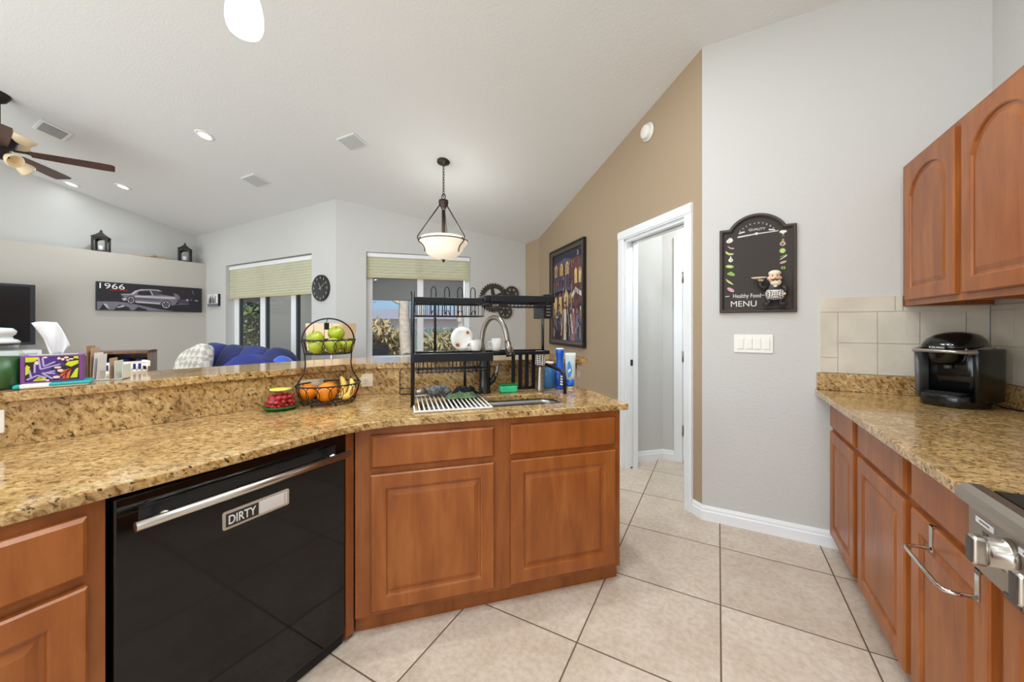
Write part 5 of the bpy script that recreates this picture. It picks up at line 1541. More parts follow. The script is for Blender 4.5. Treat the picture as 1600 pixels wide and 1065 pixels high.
rect(0, 1, .84, 1, 'art_night'); rect(.62, 1, .5, .9, 'art_maroon'); rect(0, .62, .58, .92, 'art_plum')
q([(.0, .86), (.2, .9), (.45, .93), (.62, .90), (.62, .88), (.3, .88)], 'art_slate')
for i in range(3):
    q([(.06 + i * .2, .74), (.17 + i * .2, .74), (.17 + i * .2, .86), (.115 + i * .2, .89), (.06 + i * .2, .86)], 'art_gold')
    rect(.105 + i * .2, .125 + i * .2, .74, .86, 'art_ink')
for i in range(2): q([(.76 + i * .13, .62), (.84 + i * .13, .62), (.84 + i * .13, .76), (.80 + i * .13, .79), (.76 + i * .13, .76)], 'art_gold')
rect(0, .64, .56, .60, 'art_slate'); rect(0, .64, .70, .715, 'art_slate')
rnd = random.Random(21)
for i in range(26): x = .01 + i * .0245; rect(x, x + .009, .60, .70, 'art_slate' if i % 3 else 'art_ink')
for i in range(9):
    x = .05 + i * .07 + rnd.uniform(-.01, .01); q([(x - .018, .60), (x + .018, .60), (x + .012, .68), (x, .70), (x - .012, .68)], rnd.choice(['art_maroon', 'art_slate', 'art_ink', 'art_rose']))
q([(0, .55), (.35, .57), (.64, .56), (.64, .53), (.3, .535), (0, .52)], 'art_ink')
rect(0, 1, 0, .52, 'art_maroon')
for x in (.04, .22): rect(x, x + .12, .30, .50, 'art_gold')
for x in (.165, .35, .57): rect(x, x + .03, .22, .53, 'art_ink')
q([(.42, .38), (.56, .38), (.58, .50), (.49, .58), (.41, .50)], 'art_gold'); q(ellipse(.49, .50, .035, .022, 12), 'art_cream')
q([(.66, .50), (.8, .58), (.98, .52), (.98, .47), (.8, .52), (.68, .46)], 'art_cream')
people = [(.06, .33, .06), (.14, .29, .07), (.25, .38, .06), (.36, .32, .06), (.46, .40, .06), (.55, .34, .06), (.64, .36, .06), (.73, .34, .08), (.86, .33, .09), (.95, .36, .06)]
cols = ['art_plum', 'art_ink', 'art_slate', 'art_maroon', 'art_cream', 'art_ink', 'art_slate', 'art_rose', 'art_slate', 'art_rose']
for (x, h, w), c in zip(people, cols):
    q([(x - w, 0), (x + w, 0), (x + w * .8, h * .55), (x + w * .55, h * .88), (x - w * .55, h * .88), (x - w * .8, h * .5)], c)
    q(ellipse(x, h * .96, w * .34, .028, 10), 'art_rose' if c != 'art_rose' else 'art_cream'); q([(x - w * .45, h + .01), (x + w * .45, h + .01), (x + w * .3, h + .035), (x - w * .3, h + .035)], 'art_ink')
q([(.10, .0), (.34, .0), (.30, .16), (.22, .2), (.15, .17)], 'art_ink'); q(ellipse(.16, .27, .055, .02, 14), 'art_cream'); q(ellipse(.16, .28, .035, .013, 12), 'art_ink')
q([(.30, .05), (.33, .05), (.42, .36), (.39, .36)], 'art_gold'); q([(.70, .08), (.74, .08), (.66, .30), (.63, .28)], 'art_cream'); q([(.80, 0), (1, 0), (1, .2), (.88, .27), (.80, .12)], 'art_slate')
for i in range(150):
    x = rnd.uniform(.01, .98); z = rnd.uniform(.01, .50) if i % 3 else rnd.uniform(.55, .86); hh = rnd.uniform(.03, .14); ww = rnd.uniform(.004, .012); sk = rnd.uniform(-.02, .02)
    q([(x, z), (x + ww, z), (x + ww + sk, min(.88, z + hh)), (x + sk, min(.88, z + hh))], rnd.choice(['art_slate', 'art_ink', 'art_cream', 'art_rose', 'art_plum', 'art_slate', 'art_gold', 'art_ink']))
q(arc(.885, .935, .026, -100, 100, 8) + list(reversed([(x - .012, z) for x, z in arc(.885, .935, .022, -100, 100, 8)])), 'art_cream')
mb.build('canvas', t)

# ================================================================== GEARS ON THE DINING WALL
t = thing('gear_wall_art', 'brown metal wall art of three interlocking gears behind the dish rack', 'wall art', uv(0, 5.496, 0), pi / 4)
def gear(name, cx, czz, R, teeth, rim, spokes, hub, y):
    th = R * .10; P = []
    n = teeth * 4
    for k in range(n):
        r = R if k % 4 in (1, 2) else R - th
        ang = 2 * pi * k / n; P.append((cx + r * cos(ang), czz + r * sin(ang)))
    inner = [(cx + (R - th - rim) * cos(2 * pi * k / 48), czz + (R - th - rim) * sin(2 * pi * k / 48)) for k in range(48)]
    M_ = Matrix(((1, 0, 0, 0), (0, 0, 1, 0), (0, 1, 0, 0), (0, 0, 0, 1)))
    mb = MB(); mb.prism(P, y - .012, y, 'gear_iron', M=M_, holes=[inner])
    for k in range(spokes):
        a_ = 2 * pi * k / spokes + .5; d = (cos(a_), sin(a_)); nn = (-d[1], d[0]); w0, w1 = hub * .42, hub * .75; L = R - th - rim + .006
        pts = [(cx + nn[0] * w1, czz + nn[1] * w1), (cx - nn[0] * w1, czz - nn[1] * w1), (cx + d[0] * L - nn[0] * w0, czz + d[1] * L - nn[1] * w0), (cx + d[0] * L + nn[0] * w0, czz + d[1] * L + nn[1] * w0)]
        mb.prism(pts, y - .010, y - .001, 'gear_iron', M=M_)
    mb.prism(ellipse(cx, czz, hub, hub, 20), y - .014, y, 'gear_iron', M=M_)
    return mb.build(name, t)
gear('large_gear', 1.325, 1.705, .222, 32, .055, 5, .045, -.002)
gear('small_gear', 1.60, 1.775, .115, 20, .022, 6, .028, -.018)
gear('small_gear', 1.50, 1.50, .110, 20, .020, 6, .026, -.018)

# ================================================================== MENU BOARD
t = thing('menu_board', 'black chalk menu board with arched top and chef figure on the white wall', 'menu board', (.213, 2.834, 1.64), 0)
bw, zb, zt = .204, -.262, .275   # half width, bottom, shoulder
def outline(ins):
    w = bw - ins; r = .150 - ins * .75
    sh = zt - ins
    top = zt + .086 - ins
    # circular arc through (-r,sh'),(0,top),(r,sh')
    h = top - sh; R_ = (r * r + h * h) / (2 * h); cc = top - R_
    a0 = math.degrees(math.asin(r / R_))
    arc_pts = [(R_ * sin(radians(a0 - 2 * a0 * i / 20)), cc + R_ * cos(radians(a0 - 2 * a0 * i / 20))) for i in range(21)]
    return [(-w, zb + ins), (w, zb + ins), (w, sh)] + arc_pts + [(-w, sh)]
mb = MB()
rings = [[(x, y, z) for x, z in outline(i)] for i, y in ((0, -.001), (0, -.018), (.006, -.024), (.014, -.024), (.020, -.016), (.026, -.010))]
mb.loft(rings, 'board_frame', False, caps=False); mb.build('frame', t)
mb = MB(); mb.flat(outline(.025), 'board_slate', y=-.009); mb.flat(list(reversed(outline(.025))), 'board_slate', y=-.003); mb.build('slate', t, fix=False)
def chalk(name, shapes, y=-.0096):
    mb = MB()
    for i, (pts, m) in enumerate(shapes): mb.flat(pts, m, y=y - .0002 * i)
    return mb.build(name, t)
C = 'chalk'
veg = []
xl = -.145
for k, (z, s) in enumerate(((.204, 'm'), (.160, 'p'), (.124, 'b'), (.083, 'g'), (.038, 'c'), (-.009, 'l'), (-.062, 'r'), (-.113, 'e'))):
    x = xl + (.004 if k % 2 else -.002)
    if s == 'm': sh = [(ellipse(x, z, .019, .013, 14, .3), C), (ellipse(x + .004, z + .010, .012, .009, 12), C), (ellipse(x - .004, z - .003, .006, .004, 10), 'chalk_pink')]
    elif s == 'p': sh = [([(x - .018, z + .010), (x - .012, z + .011), (x, z), (x + .020, z - .004), (x + .018, z - .011), (x - .004, z - .007)], 'chalk_pink')]
    elif s == 'b': sh = [([(x - .024, z + .016), (x - .016, z + .012), (x, z + .0), (x + .024, z - .002), (x + .018, z - .012), (x - .004, z - .012), (x - .020, z)], 'chalk_yellow')]
    elif s == 'g': sh = [(ellipse(x, z - .004, .013, .013, 14), C), ([(x - .006, z + .004), (x - .002, z + .022), (x + .002, z + .022), (x + .005, z + .005)], C), (ellipse(x + .003, z - .004, .004, .010, 10), 'chalk_pink')]
    elif s == 'c': sh = [(ellipse(x, z, .024, .011, 16, -.15), 'chalk_green'), (ellipse(x, z, .017, .006, 14, -.15), 'chalk_yellow')]
    elif s == 'l': sh = [(ellipse(x + dx, z + dz, .010, .008, 10), 'chalk_green') for dx, dz in ((-.010, 0), (0, .006), (.010, -.002), (.002, -.006), (.014, -.008))]
    elif s == 'r': sh = [([(x - .022, z + .016), (x - .012, z + .014), (x + .008, z - .002), (x + .022, z - .018), (x + .014, z - .018), (x - .010, z - .002)], 'chalk_yellow'), ([(x - .024, z + .018), (x - .014, z + .020), (x - .012, z + .012), (x - .020, z + .010)], 'chalk_green')]
    else: sh = [(ellipse(x, z, .023, .011, 16, -.6), 'chalk_pink')]
    veg += sh
vegl = veg; veg = []
x = .137
veg += [(ellipse(x, .232, .019, .009, 14), C), ([(x - .006, .228), (x + .005, .228), (x + .004, .216), (x - .004, .216)], C)]
veg += [([(x - .008, .206), (x, .210), (x + .010, .204), (x, .206)], 'chalk_green'), ([(x - .012, .190), (x - .006, .178), (x, .192), (x + .006, .178), (x + .010, .190), (x + .002, .170), (x - .004, .170)], 'chalk_green')]
veg += [(ellipse(x - .002, .158, .015, .014, 14), 'chalk_pink'), (ellipse(x - .003, .157, .006, .006, 12), 'board_slate')]
veg += [(ellipse(x - .003, .115, .016, .016, 18), 'chalk_green'), (ellipse(x - .003, .115, .011, .011, 16), 'chalk_yellow'), (ellipse(x - .003, .115, .004, .004, 10), 'chalk_green')]
veg += [([(x - .018, .062), (x + .016, .086), (x + .020, .082), (x - .014, .060)], C), ([(x - .016, .074), (x + .022, .088), (x + .020, .092), (x - .012, .080)], 'chalk_green')]
veg += [(ellipse(x, .044, .018, .007, 14, .35), 'chalk_pink')]
veg += [(ellipse(x + dx, .010 + dz, .006, .004, 8, r_), 'chalk_green') for dx, dz, r_ in ((-.006, .004, .7), (.006, .004, -.7), (-.006, -.004, -.7), (.006, -.004, .7))]
chalk('left_drawings', vegl)
chalk('right_drawings', veg)
orn = []
orn += [([(-.105, .222), (-.10, .228), (0, .237), (.105, .242), (.112, .246), (.112, .238), (.0, .231), (-.10, .219)], C), ([(-.014, .236), (0, .244), (.014, .236), (0, .226)], C)]
for s in (-1, 1): orn += [([(s * .062, .25), (s * .095, .243), (s * .098, .249), (s * .066, .258)], C)]
for i in range(7): pass
chalk('scrollwork', orn)
text('QUALITY', 'lettering', t, .02, (0.002, -.0102, .262), C, width=.088, height=.017, bold=0.0)
for i, ch in enumerate('GUARANTEED'):
    a_ = radians(52 - 104 * i / 9)
    text(ch, 'lettering', t, .012, (.112 * sin(-a_), -.0102, .190 + .112 * cos(a_)), C, height=.0085, width=.0075, bold=0.0)
text('Healthy Food', 'lettering', t, .03, (-.052, -.0102, -.158), C, width=.150, height=.034, bold=0.0)
text('MENU', 'lettering', t, .04, (-.070, -.0102, -.205), C, width=.140, height=.036, bold=0.0)
chalk('dashes', [([(-.172, -.154), (-.148, -.152), (-.148, -.156), (-.172, -.158)], C), ([(.026, -.152), (.044, -.152), (.044, -.155), (.026, -.155)], C)])
# chef figure standing out from the board
f = MB()
cx0 = .092
f.ell((cx0, -.034, -.078), (.040, .022, .042), 'chef_black', 18, 12)                                  # body, one continuous figure
f.ell((cx0 - .002, -.036, -.094), (.042, .023, .030), 'chef_black', 18, 10)
f.tube([(cx0 - .018, -.034, -.115), (cx0 - .026, -.034, -.142), (cx0 - .03, -.036, -.150)], .011, 'chef_black', 10); f.tube([(cx0 + .020, -.034, -.115), (cx0 + .026, -.034, -.142), (cx0 + .030, -.036, -.150)], .011, 'chef_black', 10)
f.tube([(cx0 - .030, -.034, -.056), (cx0 - .055, -.036, -.062), (cx0 - .066, -.040, -.050), (cx0 - .067, -.042, -.026)], .012, 'chef_black', 10, radii=[.015, .014, .011, .009])
f.tube([(cx0 + .032, -.034, -.055), (cx0 + .050, -.034, -.072), (cx0 + .048, -.042, -.092)], .012, 'chef_black', 10, radii=[.015, .013, .010])
f.ell((cx0 - .002, -.040, -.012), (.029, .022, .030), 'skin', 18, 12)
f.ell((cx0 + .004, -.040, -.036), (.026, .022, .022), 'chef_cream', 16, 10)
f.ell((cx0 - .002, -.061, -.012), (.007, .008, .006), 'skin', 10, 8)
f.ell((cx0 + .026, -.040, -.012), (.006, .006, .009), 'skin', 10, 8); f.ell((cx0 - .030, -.040, -.012), (.006, .006, .009), 'skin', 10, 8)
for k in range(4): f.tube([(cx0 - .066 + .004 * (k - 1.5), -.044, -.026), (cx0 - .068 + .005 * (k - 1.5), -.048, -.016)], .003, 'skin', 6)
f.tube([(cx0 - .060, -.046, -.028), (cx0 - .052, -.048, -.018)], .003, 'skin', 6)
for k in range(4): f.tube([(cx0 + .046, -.044, -.092), (cx0 + .044 - .003 * k, -.050, -.104)], .003, 'skin', 6)
fig = f.build('chef_figure', t)
fig.scale = (1.13, 1.13, 1.13); fig.location = (-.012, .004, -.040)
mb = MB(); mb.ell((cx0 + .0, -.036, .014), (.030, .022, .018), 'chef_cream', 16, 8); mb.build('cap', fig)
mb = MB(); mb.tube([(cx0 - .022, -.060, -.019), (cx0 - .010, -.063, -.024), (cx0 - .002, -.063, -.020), (cx0 + .006, -.063, -.024), (cx0 + .018, -.060, -.019)], .004, 'moustache_brown', 8, radii=[.0015, .0045, .003, .0045, .0015]); mb.build('moustache', fig)
mb = MB()
for s in (-1, 1): mb.ell((cx0 - .002 + s * .011, -.0595, -.004), (.0025, .002, .003), 'chef_black', 8, 6); mb.tube([(cx0 - .002 + s * .006, -.0605, .003), (cx0 - .002 + s * .016, -.058, .004)], .0013, 'moustache_brown', 5)
mb.build('eyes', fig)
mb = MB(); mb.lathe([(.0005, 0), (.028, .002), (.037, .008), (.036, .010), (.026, .005), (.0005, .004)], 'chef_cream', 24, M=Matrix.Translation((cx0 - .072, -.046, -.014)), caps=False, sy=.6); mb.build('serving_tray', fig)
mb = MB(); rg = []
for j, (z, w, d) in enumerate(((-.076, .036, .056), (-.09, .043, .061), (-.11, .042, .060), (-.128, .034, .054))):
    rg.append([(cx0 + w * sin(a_), -.036 - (d - .036) * cos(a_), z) for a_ in [radians(-80 + 160 * i / 12) for i in range(13)]])
mb.loft(rg, 'apron_check', True, caps=False, closed=False); ap = mb.build('apron', fig, fix=False); sm = ap.modifiers.new('thick', 'SOLIDIFY'); sm.thickness = .002
for s in (-1, 1):
    mb = MB(); mb.ell((cx0 + s * .036, -.042, -.152), (.022, .016, .011), 'chef_black', 14, 8); mb.build('shoe', fig)
mb = MB(); mb.ell((cx0 + .0, -.060, -.058), (.009, .004, .005), 'chalk', 10, 6); mb.build('bow_tie', fig)

# ================================================================== LIVING ROOM WALL OBJECTS
t = thing('wall_clock', 'round black wall clock between the living room window and the corner', 'clock', (-4.785, 3.296, 1.806), 0)
Mx = Matrix.Rotation(pi / 2, 4, 'X')
mb = MB(); mb.lathe([(.0005, .022), (.17, .022), (.174, .028), (.180, .026), (.182, .001), (.0005, .001)], 'clock_face', 56, M=Mx, caps=False); mb.build('clock_body', t)
mb = MB()
for h in range(12):
    a_ = pi / 2 - 2 * pi * h / 12; r = .142
    s_ = {0: 'XII', 3: 'III', 6: 'VI', 9: 'IX'}.get(h)
    mb.flat([(r * cos(a_) + dx * .006, r * sin(a_) + dz * .016) for dx, dz in ((-1, -1), (1, -1), (1, 1), (-1, 1))], 'clock_marks', y=-.0225)
mb.build('hour_marks', t)
mb = MB()
def hand(ang, L, w, y):
    a_ = radians(ang); d = (sin(a_), cos(a_)); n_ = (d[1], -d[0])
    mb.flat([(-d[0] * .03 + n_[0] * w, -d[1] * .03 + n_[1] * w), (d[0] * L + n_[0] * w * .4, d[1] * L + n_[1] * w * .4), (d[0] * L - n_[0] * w * .4, d[1] * L - n_[1] * w * .4), (-d[0] * .03 - n_[0] * w, -d[1] * .03 - n_[1] * w)], 'clock_hand', y=y)
hand(-22, .085, .004, -.024); hand(56, .125, .003, -.025); mb.build('hands', t)
mb = MB(); mb.box(-.19, .17, -.04, -.002, -.095, .115, 'frame_black'); 
t = thing('small_picture', 'small grey toned picture block on the clock wall left of the window', 'picture', (-7.70, 3.296, 1.72), 0); mb.build('block', t)
mb = MB(); mb.flat([(-.19, -.095), (.17, -.095), (.17, .115), (-.19, .115)], 'paper_white', y=-.0405)
for i, (px_, h_) in enumerate(((-.13, .09), (-.09, .13), (-.06, .10), (-.01, .14), (.03, .09), (.08, .12))): mb.flat([(px_ - .018, -.04), (px_ + .018, -.04), (px_ + .012, -.04 + h_), (px_ - .012, -.04 + h_)], 'canvas_mid' if i % 2 else 'canvas_dark', y=-.041)
mb.flat([(-.19, -.095), (.17, -.095), (.17, -.05), (-.19, -.045)], 'canvas_grey', y=-.0415); mb.build('print', t)

# long car canvas
t = thing('canvas_print', 'long dark canvas print of a silver car reading 1966 on the greige wall', 'canvas print', (-8.04, 2.574, 1.731), pi / 2)
cwid, chgt = 1.291, .422
mb = MB(); mb.bevbox(-cwid / 2, cwid / 2, -.035, -.001, -chgt / 2, chgt / 2, .004, 'canvas_dark'); mb.build('canvas', t)
mb = MB(); lay = 0
def cq(pts, m):
    """picture coordinates read off at 1100 x 300"""
    global lay
    lay += 1
    out = []
    for px_, py_ in pts:
        s_ = (px_ - 125) / 1095; tp = 670 + 62 * s_; bt = 970 + 8 * s_; f_ = (bt - py_) / (bt - tp)
        out.append((-cwid / 2 + cwid * s_, -chgt / 2 + chgt * f_))
    mb.flat(out, m, y=-.0352 - .0002 * lay)
cq([(132, 880), (300, 878), (420, 890), (560, 920), (740, 955), (900, 972), (132, 965)], 'canvas_grey')
cq([(150, 968), (185, 905), (235, 962)], 'canvas_dark'); cq([(280, 968), (330, 910), (420, 935), (440, 968)], 'canvas_dark'); cq([(470, 968), (510, 930), (600, 955), (600, 968)], 'canvas_dark')
cq([(185, 900), (215, 905), (240, 955), (215, 945)], 'canvas_silver'); cq([(310, 935), (370, 915), (380, 930), (320, 945)], 'canvas_silver')
cq([(340, 800), (440, 800), (480, 765), (530, 748), (620, 745), (690, 755), (760, 800), (830, 808), (905, 818), (930, 835), (925, 870), (900, 905), (840, 915), (740, 905), (560, 890), (470, 885), (400, 850), (370, 830)], 'canvas_grey')
cq([(340, 798), (440, 795), (480, 762), (540, 745), (640, 745), (720, 750), (760, 768), (690, 757), (620, 752), (540, 756), (500, 770), (470, 800), (380, 806)], 'canvas_silver')
cq([(500, 800), (520, 768), (620, 760), (660, 805), (560, 808)], 'canvas_dark'); cq([(640, 758), (700, 758), (770, 800), (670, 805)], 'canvas_mid')
cq([(665, 808), (640, 758), (632, 758), (652, 808)], 'canvas_silver')
cq([(480, 812), (720, 818), (900, 822), (925, 838), (880, 845), (700, 836), (480, 828)], 'canvas_silver')
cq([(475, 850), (720, 862), (750, 856), (470, 838)], 'canvas_mid'); cq([(480, 870), (735, 885), (735, 898), (500, 888)], 'canvas_silver')
for cxw, czw, r1, r2 in ((440, 860, 40, 44), (800, 903, 56, 46)):
    cq(ellipse(cxw, czw, r1, r2, 22), 'canvas_dark'); cq(ellipse(cxw, czw, r1 * .78, r2 * .78, 20), 'canvas_silver'); cq(ellipse(cxw, czw, r1 * .64, r2 * .64, 20), 'canvas_dark')
    for k in range(5):
        a_ = 2 * pi * k / 5 + .3; cq([(cxw + 5 * sin(a_), czw - 5 * cos(a_)), (cxw + r1 * .66 * cos(a_ + .12), czw + r2 * .66 * sin(a_ + .12)), (cxw + r1 * .66 * cos(a_ - .12), czw + r2 * .66 * sin(a_ - .12))], 'canvas_silver')
cq([(350, 845), (395, 838), (400, 862), (370, 868)], 'canvas_silver')
cq([(880, 780), (930, 795), (960, 830), (940, 850), (905, 838)], 'canvas_grey'); cq([(930, 850), (1010, 845), (1070, 855), (1060, 875), (960, 890), (930, 885)], 'canvas_mid'); cq(ellipse(1040, 853, 14, 10, 12), 'canvas_silver'); cq(ellipse(1085, 850, 10, 8, 12), 'canvas_grey'); cq([(1130, 852), (1170, 856), (1170, 864), (1132, 862)], 'canvas_silver')
cq([(1095, 750), (1102, 752), (1120, 790), (1112, 795), (1100, 770)], 'canvas_grey'); cq([(975, 755), (982, 755), (990, 775), (984, 778)], 'canvas_mid'); cq([(890, 905), (960, 890), (1060, 888), (1060, 896), (960, 900)], 'canvas_grey')
mb.build('car_picture', t)
text('1966', 'lettering', t, .1, (-cwid / 2 + .165, -.0475, chgt / 2 - .060), 'white_paint', width=.27, height=.082, bold=0.0)
text('MUSTANG', 'lettering', t, .03, (-cwid / 2 + .235, -.0478, chgt / 2 - .114), 'canvas_red', width=.185, height=.026, bold=0.0)

# ledge ornaments
ZL = 2.3925
def lantern(label, x, y):
    t = thing('lantern', label, 'lantern', (x, y, ZL), pi / 2 - .5, 'lanterns on the ledge')
    w = .072; mb = MB()
    mb.bevbox(-w - .012, w + .012, -w - .012, w + .012, 0, .022, .003, 'lantern_dark')
    mb.bevbox(-w - .012, w + .012, -w - .012, w + .012, .212, .228, .003, 'lantern_dark')
    for sx in (-1, 1):
        for sy in (-1, 1): mb.box(sx * w - .012, sx * w + .012, sy * w - .012, sy * w + .012, .022, .212, 'lantern_dark')
    for s in (-1, 1):
        for ax in (0, 1):
            P_ = arc(0, .15, .06, 0, 180, 10, .05)
            outer = [(.07, .212), (-.07, .212), (-.07, .15)] + list(reversed(P_))[0:] + [(.07, .15)]
            Mq = Matrix(((1, 0, 0, 0), (0, 0, 1, 0), (0, 1, 0, 0), (0, 0, 0, 1)))
            if ax: Mq = Matrix.Rotation(pi / 2, 4, 'Z') @ Mq
            mb.prism(outer, s * w - .004, s * w + .004, 'lantern_dark', M=Mq)
    mb.build('lantern_frame', t)
    mb = MB(); mb.loft([[(-w - .02, -w - .02, .228), (w + .02, -w - .02, .228), (w + .02, w + .02, .228), (-w - .02, w + .02, .228)], [(-.05, -.05, .262), (.05, -.05, .262), (.05, .05, .262), (-.05, .05, .262)], [(-.016, -.016, .30), (.016, -.016, .30), (.016, .016, .30), (-.016, .016, .30)], [(-.012, -.012, .32), (.012, -.012, .32), (.012, .012, .32), (-.012, .012, .32)]], 'lantern_dark', False); mb.ell((0, 0, .328), (.014, .014, .012), 'lantern_dark', 10, 8); mb.build('lantern_roof', t)
    mb = MB(); mb.lathe([(.0005, .022), (.032, .022), (.032, .10), (.0005, .10)], 'white_paint', 16, caps=False); mb.build('candle', t)
lantern('dark lantern on the ledge at the left, above the car canvas number', -8.17, 2.02)
lantern('dark lantern on the ledge at the right, near the corner', -8.17, 3.04)
mb = MB(); rnd = random.Random(4)
for i in range(13):
    x = -.20 + .40 * i / 12; mb.tube([(x - .09, rnd.uniform(-.01, .01), .012 + rnd.uniform(0, .01)), (x, rnd.uniform(-.02, .02), .02 + .035 * math.exp(-(x / .12) ** 2) * rnd.random()), (x + .09, rnd.uniform(-.01, .01), .012)], .009, 'driftwood', 6, radii=[.006, .011, .006])
for i in range(9):
    x = -.05 + .16 * rnd.random(); mb.tube([(x, -.012, .01), (x + rnd.uniform(-.02, .02), -.014, .065)], .005, 'driftwood', 5)
mb.box(-.28, .26, -.025, .025, 0, .010, 'driftwood')
o = mb.build('driftwood_ornament', loc=(-8.15, 2.62, ZL), rotz=pi / 2); tag(o, 'long pale driftwood ornament lying on the ledge between the two lanterns', 'ornament')

# TV and console at the left edge
t = thing('television', 'black flat screen television cut by the left edge of the view', 'television', (-7.75, .72, .985), pi / 2)
mb = MB(); mb.bevbox(-.62, .60, -.03, .03, .06, .83, .008, 'tv_bezel'); mb.build('housing', t)
mb = MB(); mb.box(-.585, .555, -.032, -.0305, .10, .80, 'tv_screen'); mb.build('screen', t)
mb = MB(); mb.bevbox(-.25, .25, -.12, .12, 0, .012, .004, 'tv_bezel'); mb.box(-.05, .05, -.02, .02, .012, .06, 'tv_bezel'); mb.build('stand', t)
t = thing('media_console', 'white media console under the television', 'console', (-7.75, .72, 0), pi / 2)
mb = MB(); mb.bevbox(-.8, .62, -.22, .22, .08, .984, .006, 'trim_white'); mb.box(-.76, .58, -.19, .19, 0, .08, 'trim_white'); mb.build('body', t)
for a_, b_ in ((-.78, -.10), (-.08, .60)):
    mb = MB(); mb.bevbox(a_, b_, -.235, -.221, .10, .80, .004, 'white_paint'); d_ = mb.build('door', t)
    mb = MB(); mb.ell((b_ - .05 if a_ < -.5 else a_ + .05, -.245, .5), (.012, .012, .012), 'nickel', 10, 8); mb.build('knob', d_)
mb = MB(); mb.box(.44, .58, -.224, -.221, .86, .95, 'grille_grey'); mb.build('label_plate', t)

# ================================================================== SOFA GROUP
t = thing('sofa', 'navy blue sofa with plump back cushions in front of the living room window', 'sofa', (-4.86, 2.40, 0), 0)
mb = MB(); mb.bevbox(-.95, .95, -.75, .28, .10, .42, .06, 'navy', seg=3); mb.bevbox(-.95, .95, .12, .34, .10, .88, .08, 'navy', seg=3)
mb.build('base', t)
for s in (-1, 1):
    mb = MB(); mb.bevbox(s * .95 - .11, s * .95 + .11, -.75, .30, .10, .66, .09, 'navy', seg=4); mb.build('arm', t)
for x in (-.56, 0, .56):
    mb = MB(); mb.ell((x, -.28, .50), (.29, .44, .11), 'navy', 20, 12, e=.55); mb.build('seat_cushion', t)
for x, w, h, m, rz in ((-.70, .27, .28, 'navy', .10), (-.22, .25, .26, 'navy_dark', .22), (.22, .26, .26, 'navy', .22), (.64, .22, .24, 'navy_dark', .5)):
    Mq = Matrix.Translation((x, -.02, .79)) @ Matrix.Rotation(-.25, 4, 'X') @ Matrix.Rotation(rz, 4, 'Y')
    mb = MB(); mb.ell((0, 0, 0), (w, .16, h), m, 24, 14, M=Mq, e=.62); mb.build('back_cushion', t)
for x in (-.9, .9):
    for y in (-.68, .24):
        mb = MB(); mb.cyl((x, y, 0), (x, y, .10), .025, 'brown_wood', 10); mb.build('foot', t)
t = thing('throw_pillow', 'bright royal blue pillow at the right end of the navy sofa', 'pillow', (-3.83, 2.20, .815), 0)
mb = MB(); mb.ell((0, 0, 0), (.15, .08, .16), 'royal_blue', 20, 12, M=Matrix.Rotation(.5, 4, 'Y') @ Matrix.Rotation(-.3, 4, 'X'), e=.6); mb.build('pillow_cover', t)
t = thing('throw_pillow', 'cream checked pillow leaning at the left of the navy sofa', 'pillow', (-5.28, 2.04, .82), .2)
mb = MB(); mb.ell((0, 0, 0), (.27, .09, .24), 'pillow_pattern', 24, 14, M=Matrix.Rotation(-.35, 4, 'Y') @ Matrix.Rotation(-.35, 4, 'X'), e=.55); mb.build('pillow_cover', t)

# armchair turned away
ca_ = math.atan2(1.95 - 1.63, -3.31 + 3.89)
t = thing('armchair', 'navy blue armchair with a rounded back turned to the bar', 'armchair', (-3.03, 1.49, 0), ca_)
t.scale = (.74, .66, 1.05)
mb = MB(); mb.bevbox(-.40, .40, -.02, .72, .12, .42, .07, 'navy', seg=3); mb.build('base', t)
rg = []
for z, k in ((.14, .96), (.40, 1.0), (.70, 1.0), (.86, .97), (.95, .90), (1.0, .78), (1.03, .6)):
    hw = .42 * k; ring = []
    for i in range(25):
        s_ = -1 + 2 * i / 24; ring.append((hw * s_, -.02 + .06 * s_ * s_, z - .10 * (abs(s_) ** 2.4) * (z > .5) * (z - .5) / .5))
    back_ = [(x * .96, y + .17 * (1 if z < .9 else .8), zz_) for x, y, zz_ in reversed(ring)]
    rg.append(ring + back_)
mb = MB(); mb.loft(rg, 'navy', True, caps=True); mb.build('backrest', t)
for s in (-1, 1):
    mb = MB(); mb.bevbox(s * .40 - .08, s * .40 + .08, .08, .72, .12, .62, .07, 'navy', seg=3); mb.build('arm', t)
mb = MB(); mb.ell((0, .42, .47), (.31, .33, .10), 'navy', 20, 12, e=.55); mb.build('seat_cushion', t)
for x in (-.34, .34):
    for y in (.04, .66):
        mb = MB(); mb.cyl((x, y, 0), (x, y, .12), .022, 'brown_wood', 10); mb.build('foot', t)

# side table and lamp
t = thing('side_table', 'round patterned metal side table under the lamp beside the navy sofa', 'side table', (-3.50, 2.63, 0), 0)
mb = MB(); mb.lathe([(.0005, .86), (.27, .86), (.275, .875), (.27, .885), (.0005, .885)], 'zebra_dark', 36, caps=False); mb.build('table_top', t)
mb = MB()
for k in range(26):
    a_ = 2 * pi * k / 26
    for s in (-1, 1): mb.tube([(.262 * cos(a_), .262 * sin(a_), .86), (.235 * cos(a_ + s * .22), .235 * sin(a_ + s * .22), .62), (.262 * cos(a_ + s * .44), .262 * sin(a_ + s * .44), .40)], .006, 'side_table_metal', 5)
mb.tube(ell3(.262, .262, .40, 32), .008, 'side_table_metal', 6, closed=True); mb.build('lattice_apron', t)
for k in range(3):
    a_ = 2 * pi * k / 3; mb = MB(); mb.cyl((.24 * cos(a_), .24 * sin(a_), 0), (.24 * cos(a_), .24 * sin(a_), .42), .012, 'side_table_metal', 8); mb.build('leg', t)
t = thing('table_lamp', 'table lamp with a wide peach drum shade beside the navy sofa', 'table lamp', (-3.57, 2.57, .8855), .3)
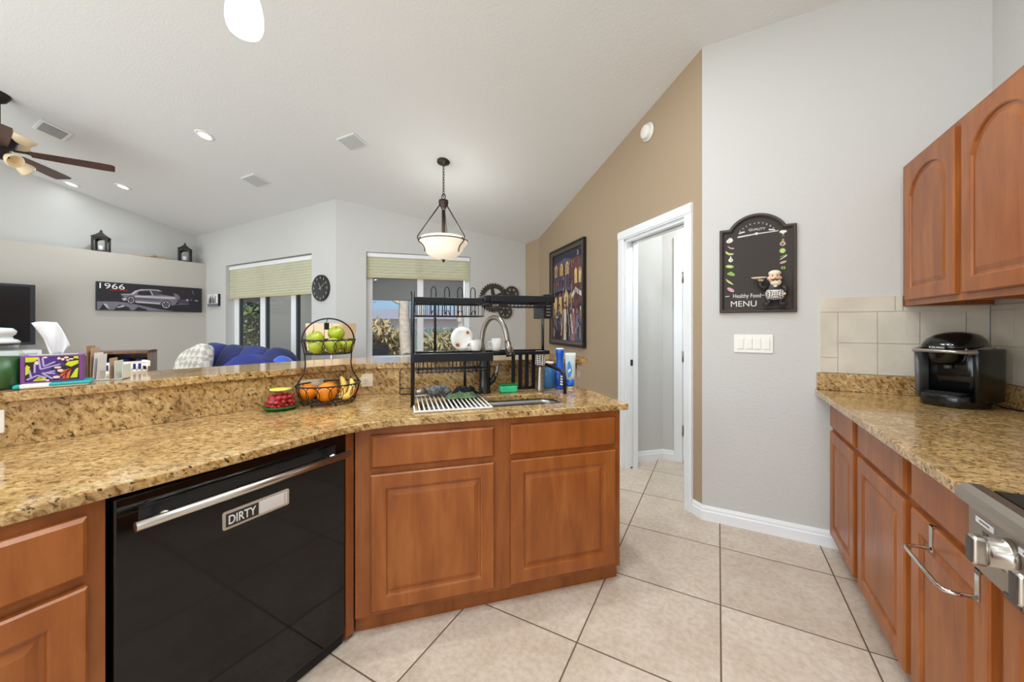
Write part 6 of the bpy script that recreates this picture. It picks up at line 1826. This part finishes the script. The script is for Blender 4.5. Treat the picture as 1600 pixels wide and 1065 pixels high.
mb = MB(); mb.lathe([(.0005, 0), (.07, 0), (.07, .015), (.015, .025), (.012, .16), (.0005, .16)], 'side_table_metal', 20, caps=False); mb.build('base', t)
def ovring(rx, ry, z): return [(a_, b_, z) for a_, b_ in rrect(-rx, rx, -ry, ry, .05, 4)]
mb = MB(); mb.loft([ovring(.205, .14, .155), ovring(.214, .15, .43)], 'lamp_shade_cloth', False, caps=False); so = mb.build('lamp_shade', t); sm = so.modifiers.new('thick', 'SOLIDIFY'); sm.thickness = .003
mb = MB()
for x in (-.09, .03, .12): mb.box(x - .0015, x + .0015, -.151, -.146, .156, .429, 'brown_wood')
mb.build('seam_lines', t)
lamp('bulb', t, 'POINT', 1.5, (0, 0, .30), size=.05)

# wooden cubby with navy bundles, left of the pillow
t = thing('cubby_cabinet', 'open brown wooden cubby cabinet holding navy fabric, beyond the bar', 'cabinet', (-4.80, 1.315, 0), radians(62))
w_, d_, h_ = .175, .28, 1.055
mb = MB(); mb.box(-w_ - .02, -w_, 0, d_, 0, h_, 'brown_wood'); mb.box(w_, w_ + .02, 0, d_, 0, h_, 'brown_wood'); mb.box(-w_, w_, d_ - .015, d_, 0, h_ - .02, 'brown_wood'); mb.box(-w_ - .02, w_ + .02, 0, d_, h_ - .02, h_, 'brown_wood'); mb.build('carcass', t)
for z in (.04, .36, .735):
    mb = MB(); mb.box(-w_, w_, 0, d_ - .015, z, z + .02, 'brown_wood'); mb.build('shelf', t)
cb = t
for i, (x, lab) in enumerate(((-.115, 'left of the three navy denim bundles in the open cubby'), (0, 'middle of the three navy denim bundles in the open cubby'), (.115, 'right of the three navy denim bundles in the open cubby'))):
    mb = MB(); mb.ell((0, 0, .115), (.054, .105, .115), 'denim', 16, 12, e=.6)
    wl = Matrix.Translation(cb.location) @ Matrix.Rotation(radians(62), 4, 'Z') @ Vector((x, .14, .7555))
    o = mb.build('fabric_bundle', loc=wl, rotz=radians(62)); tag(o, lab, 'fabric bundle', 'denim bundles in the cubby')
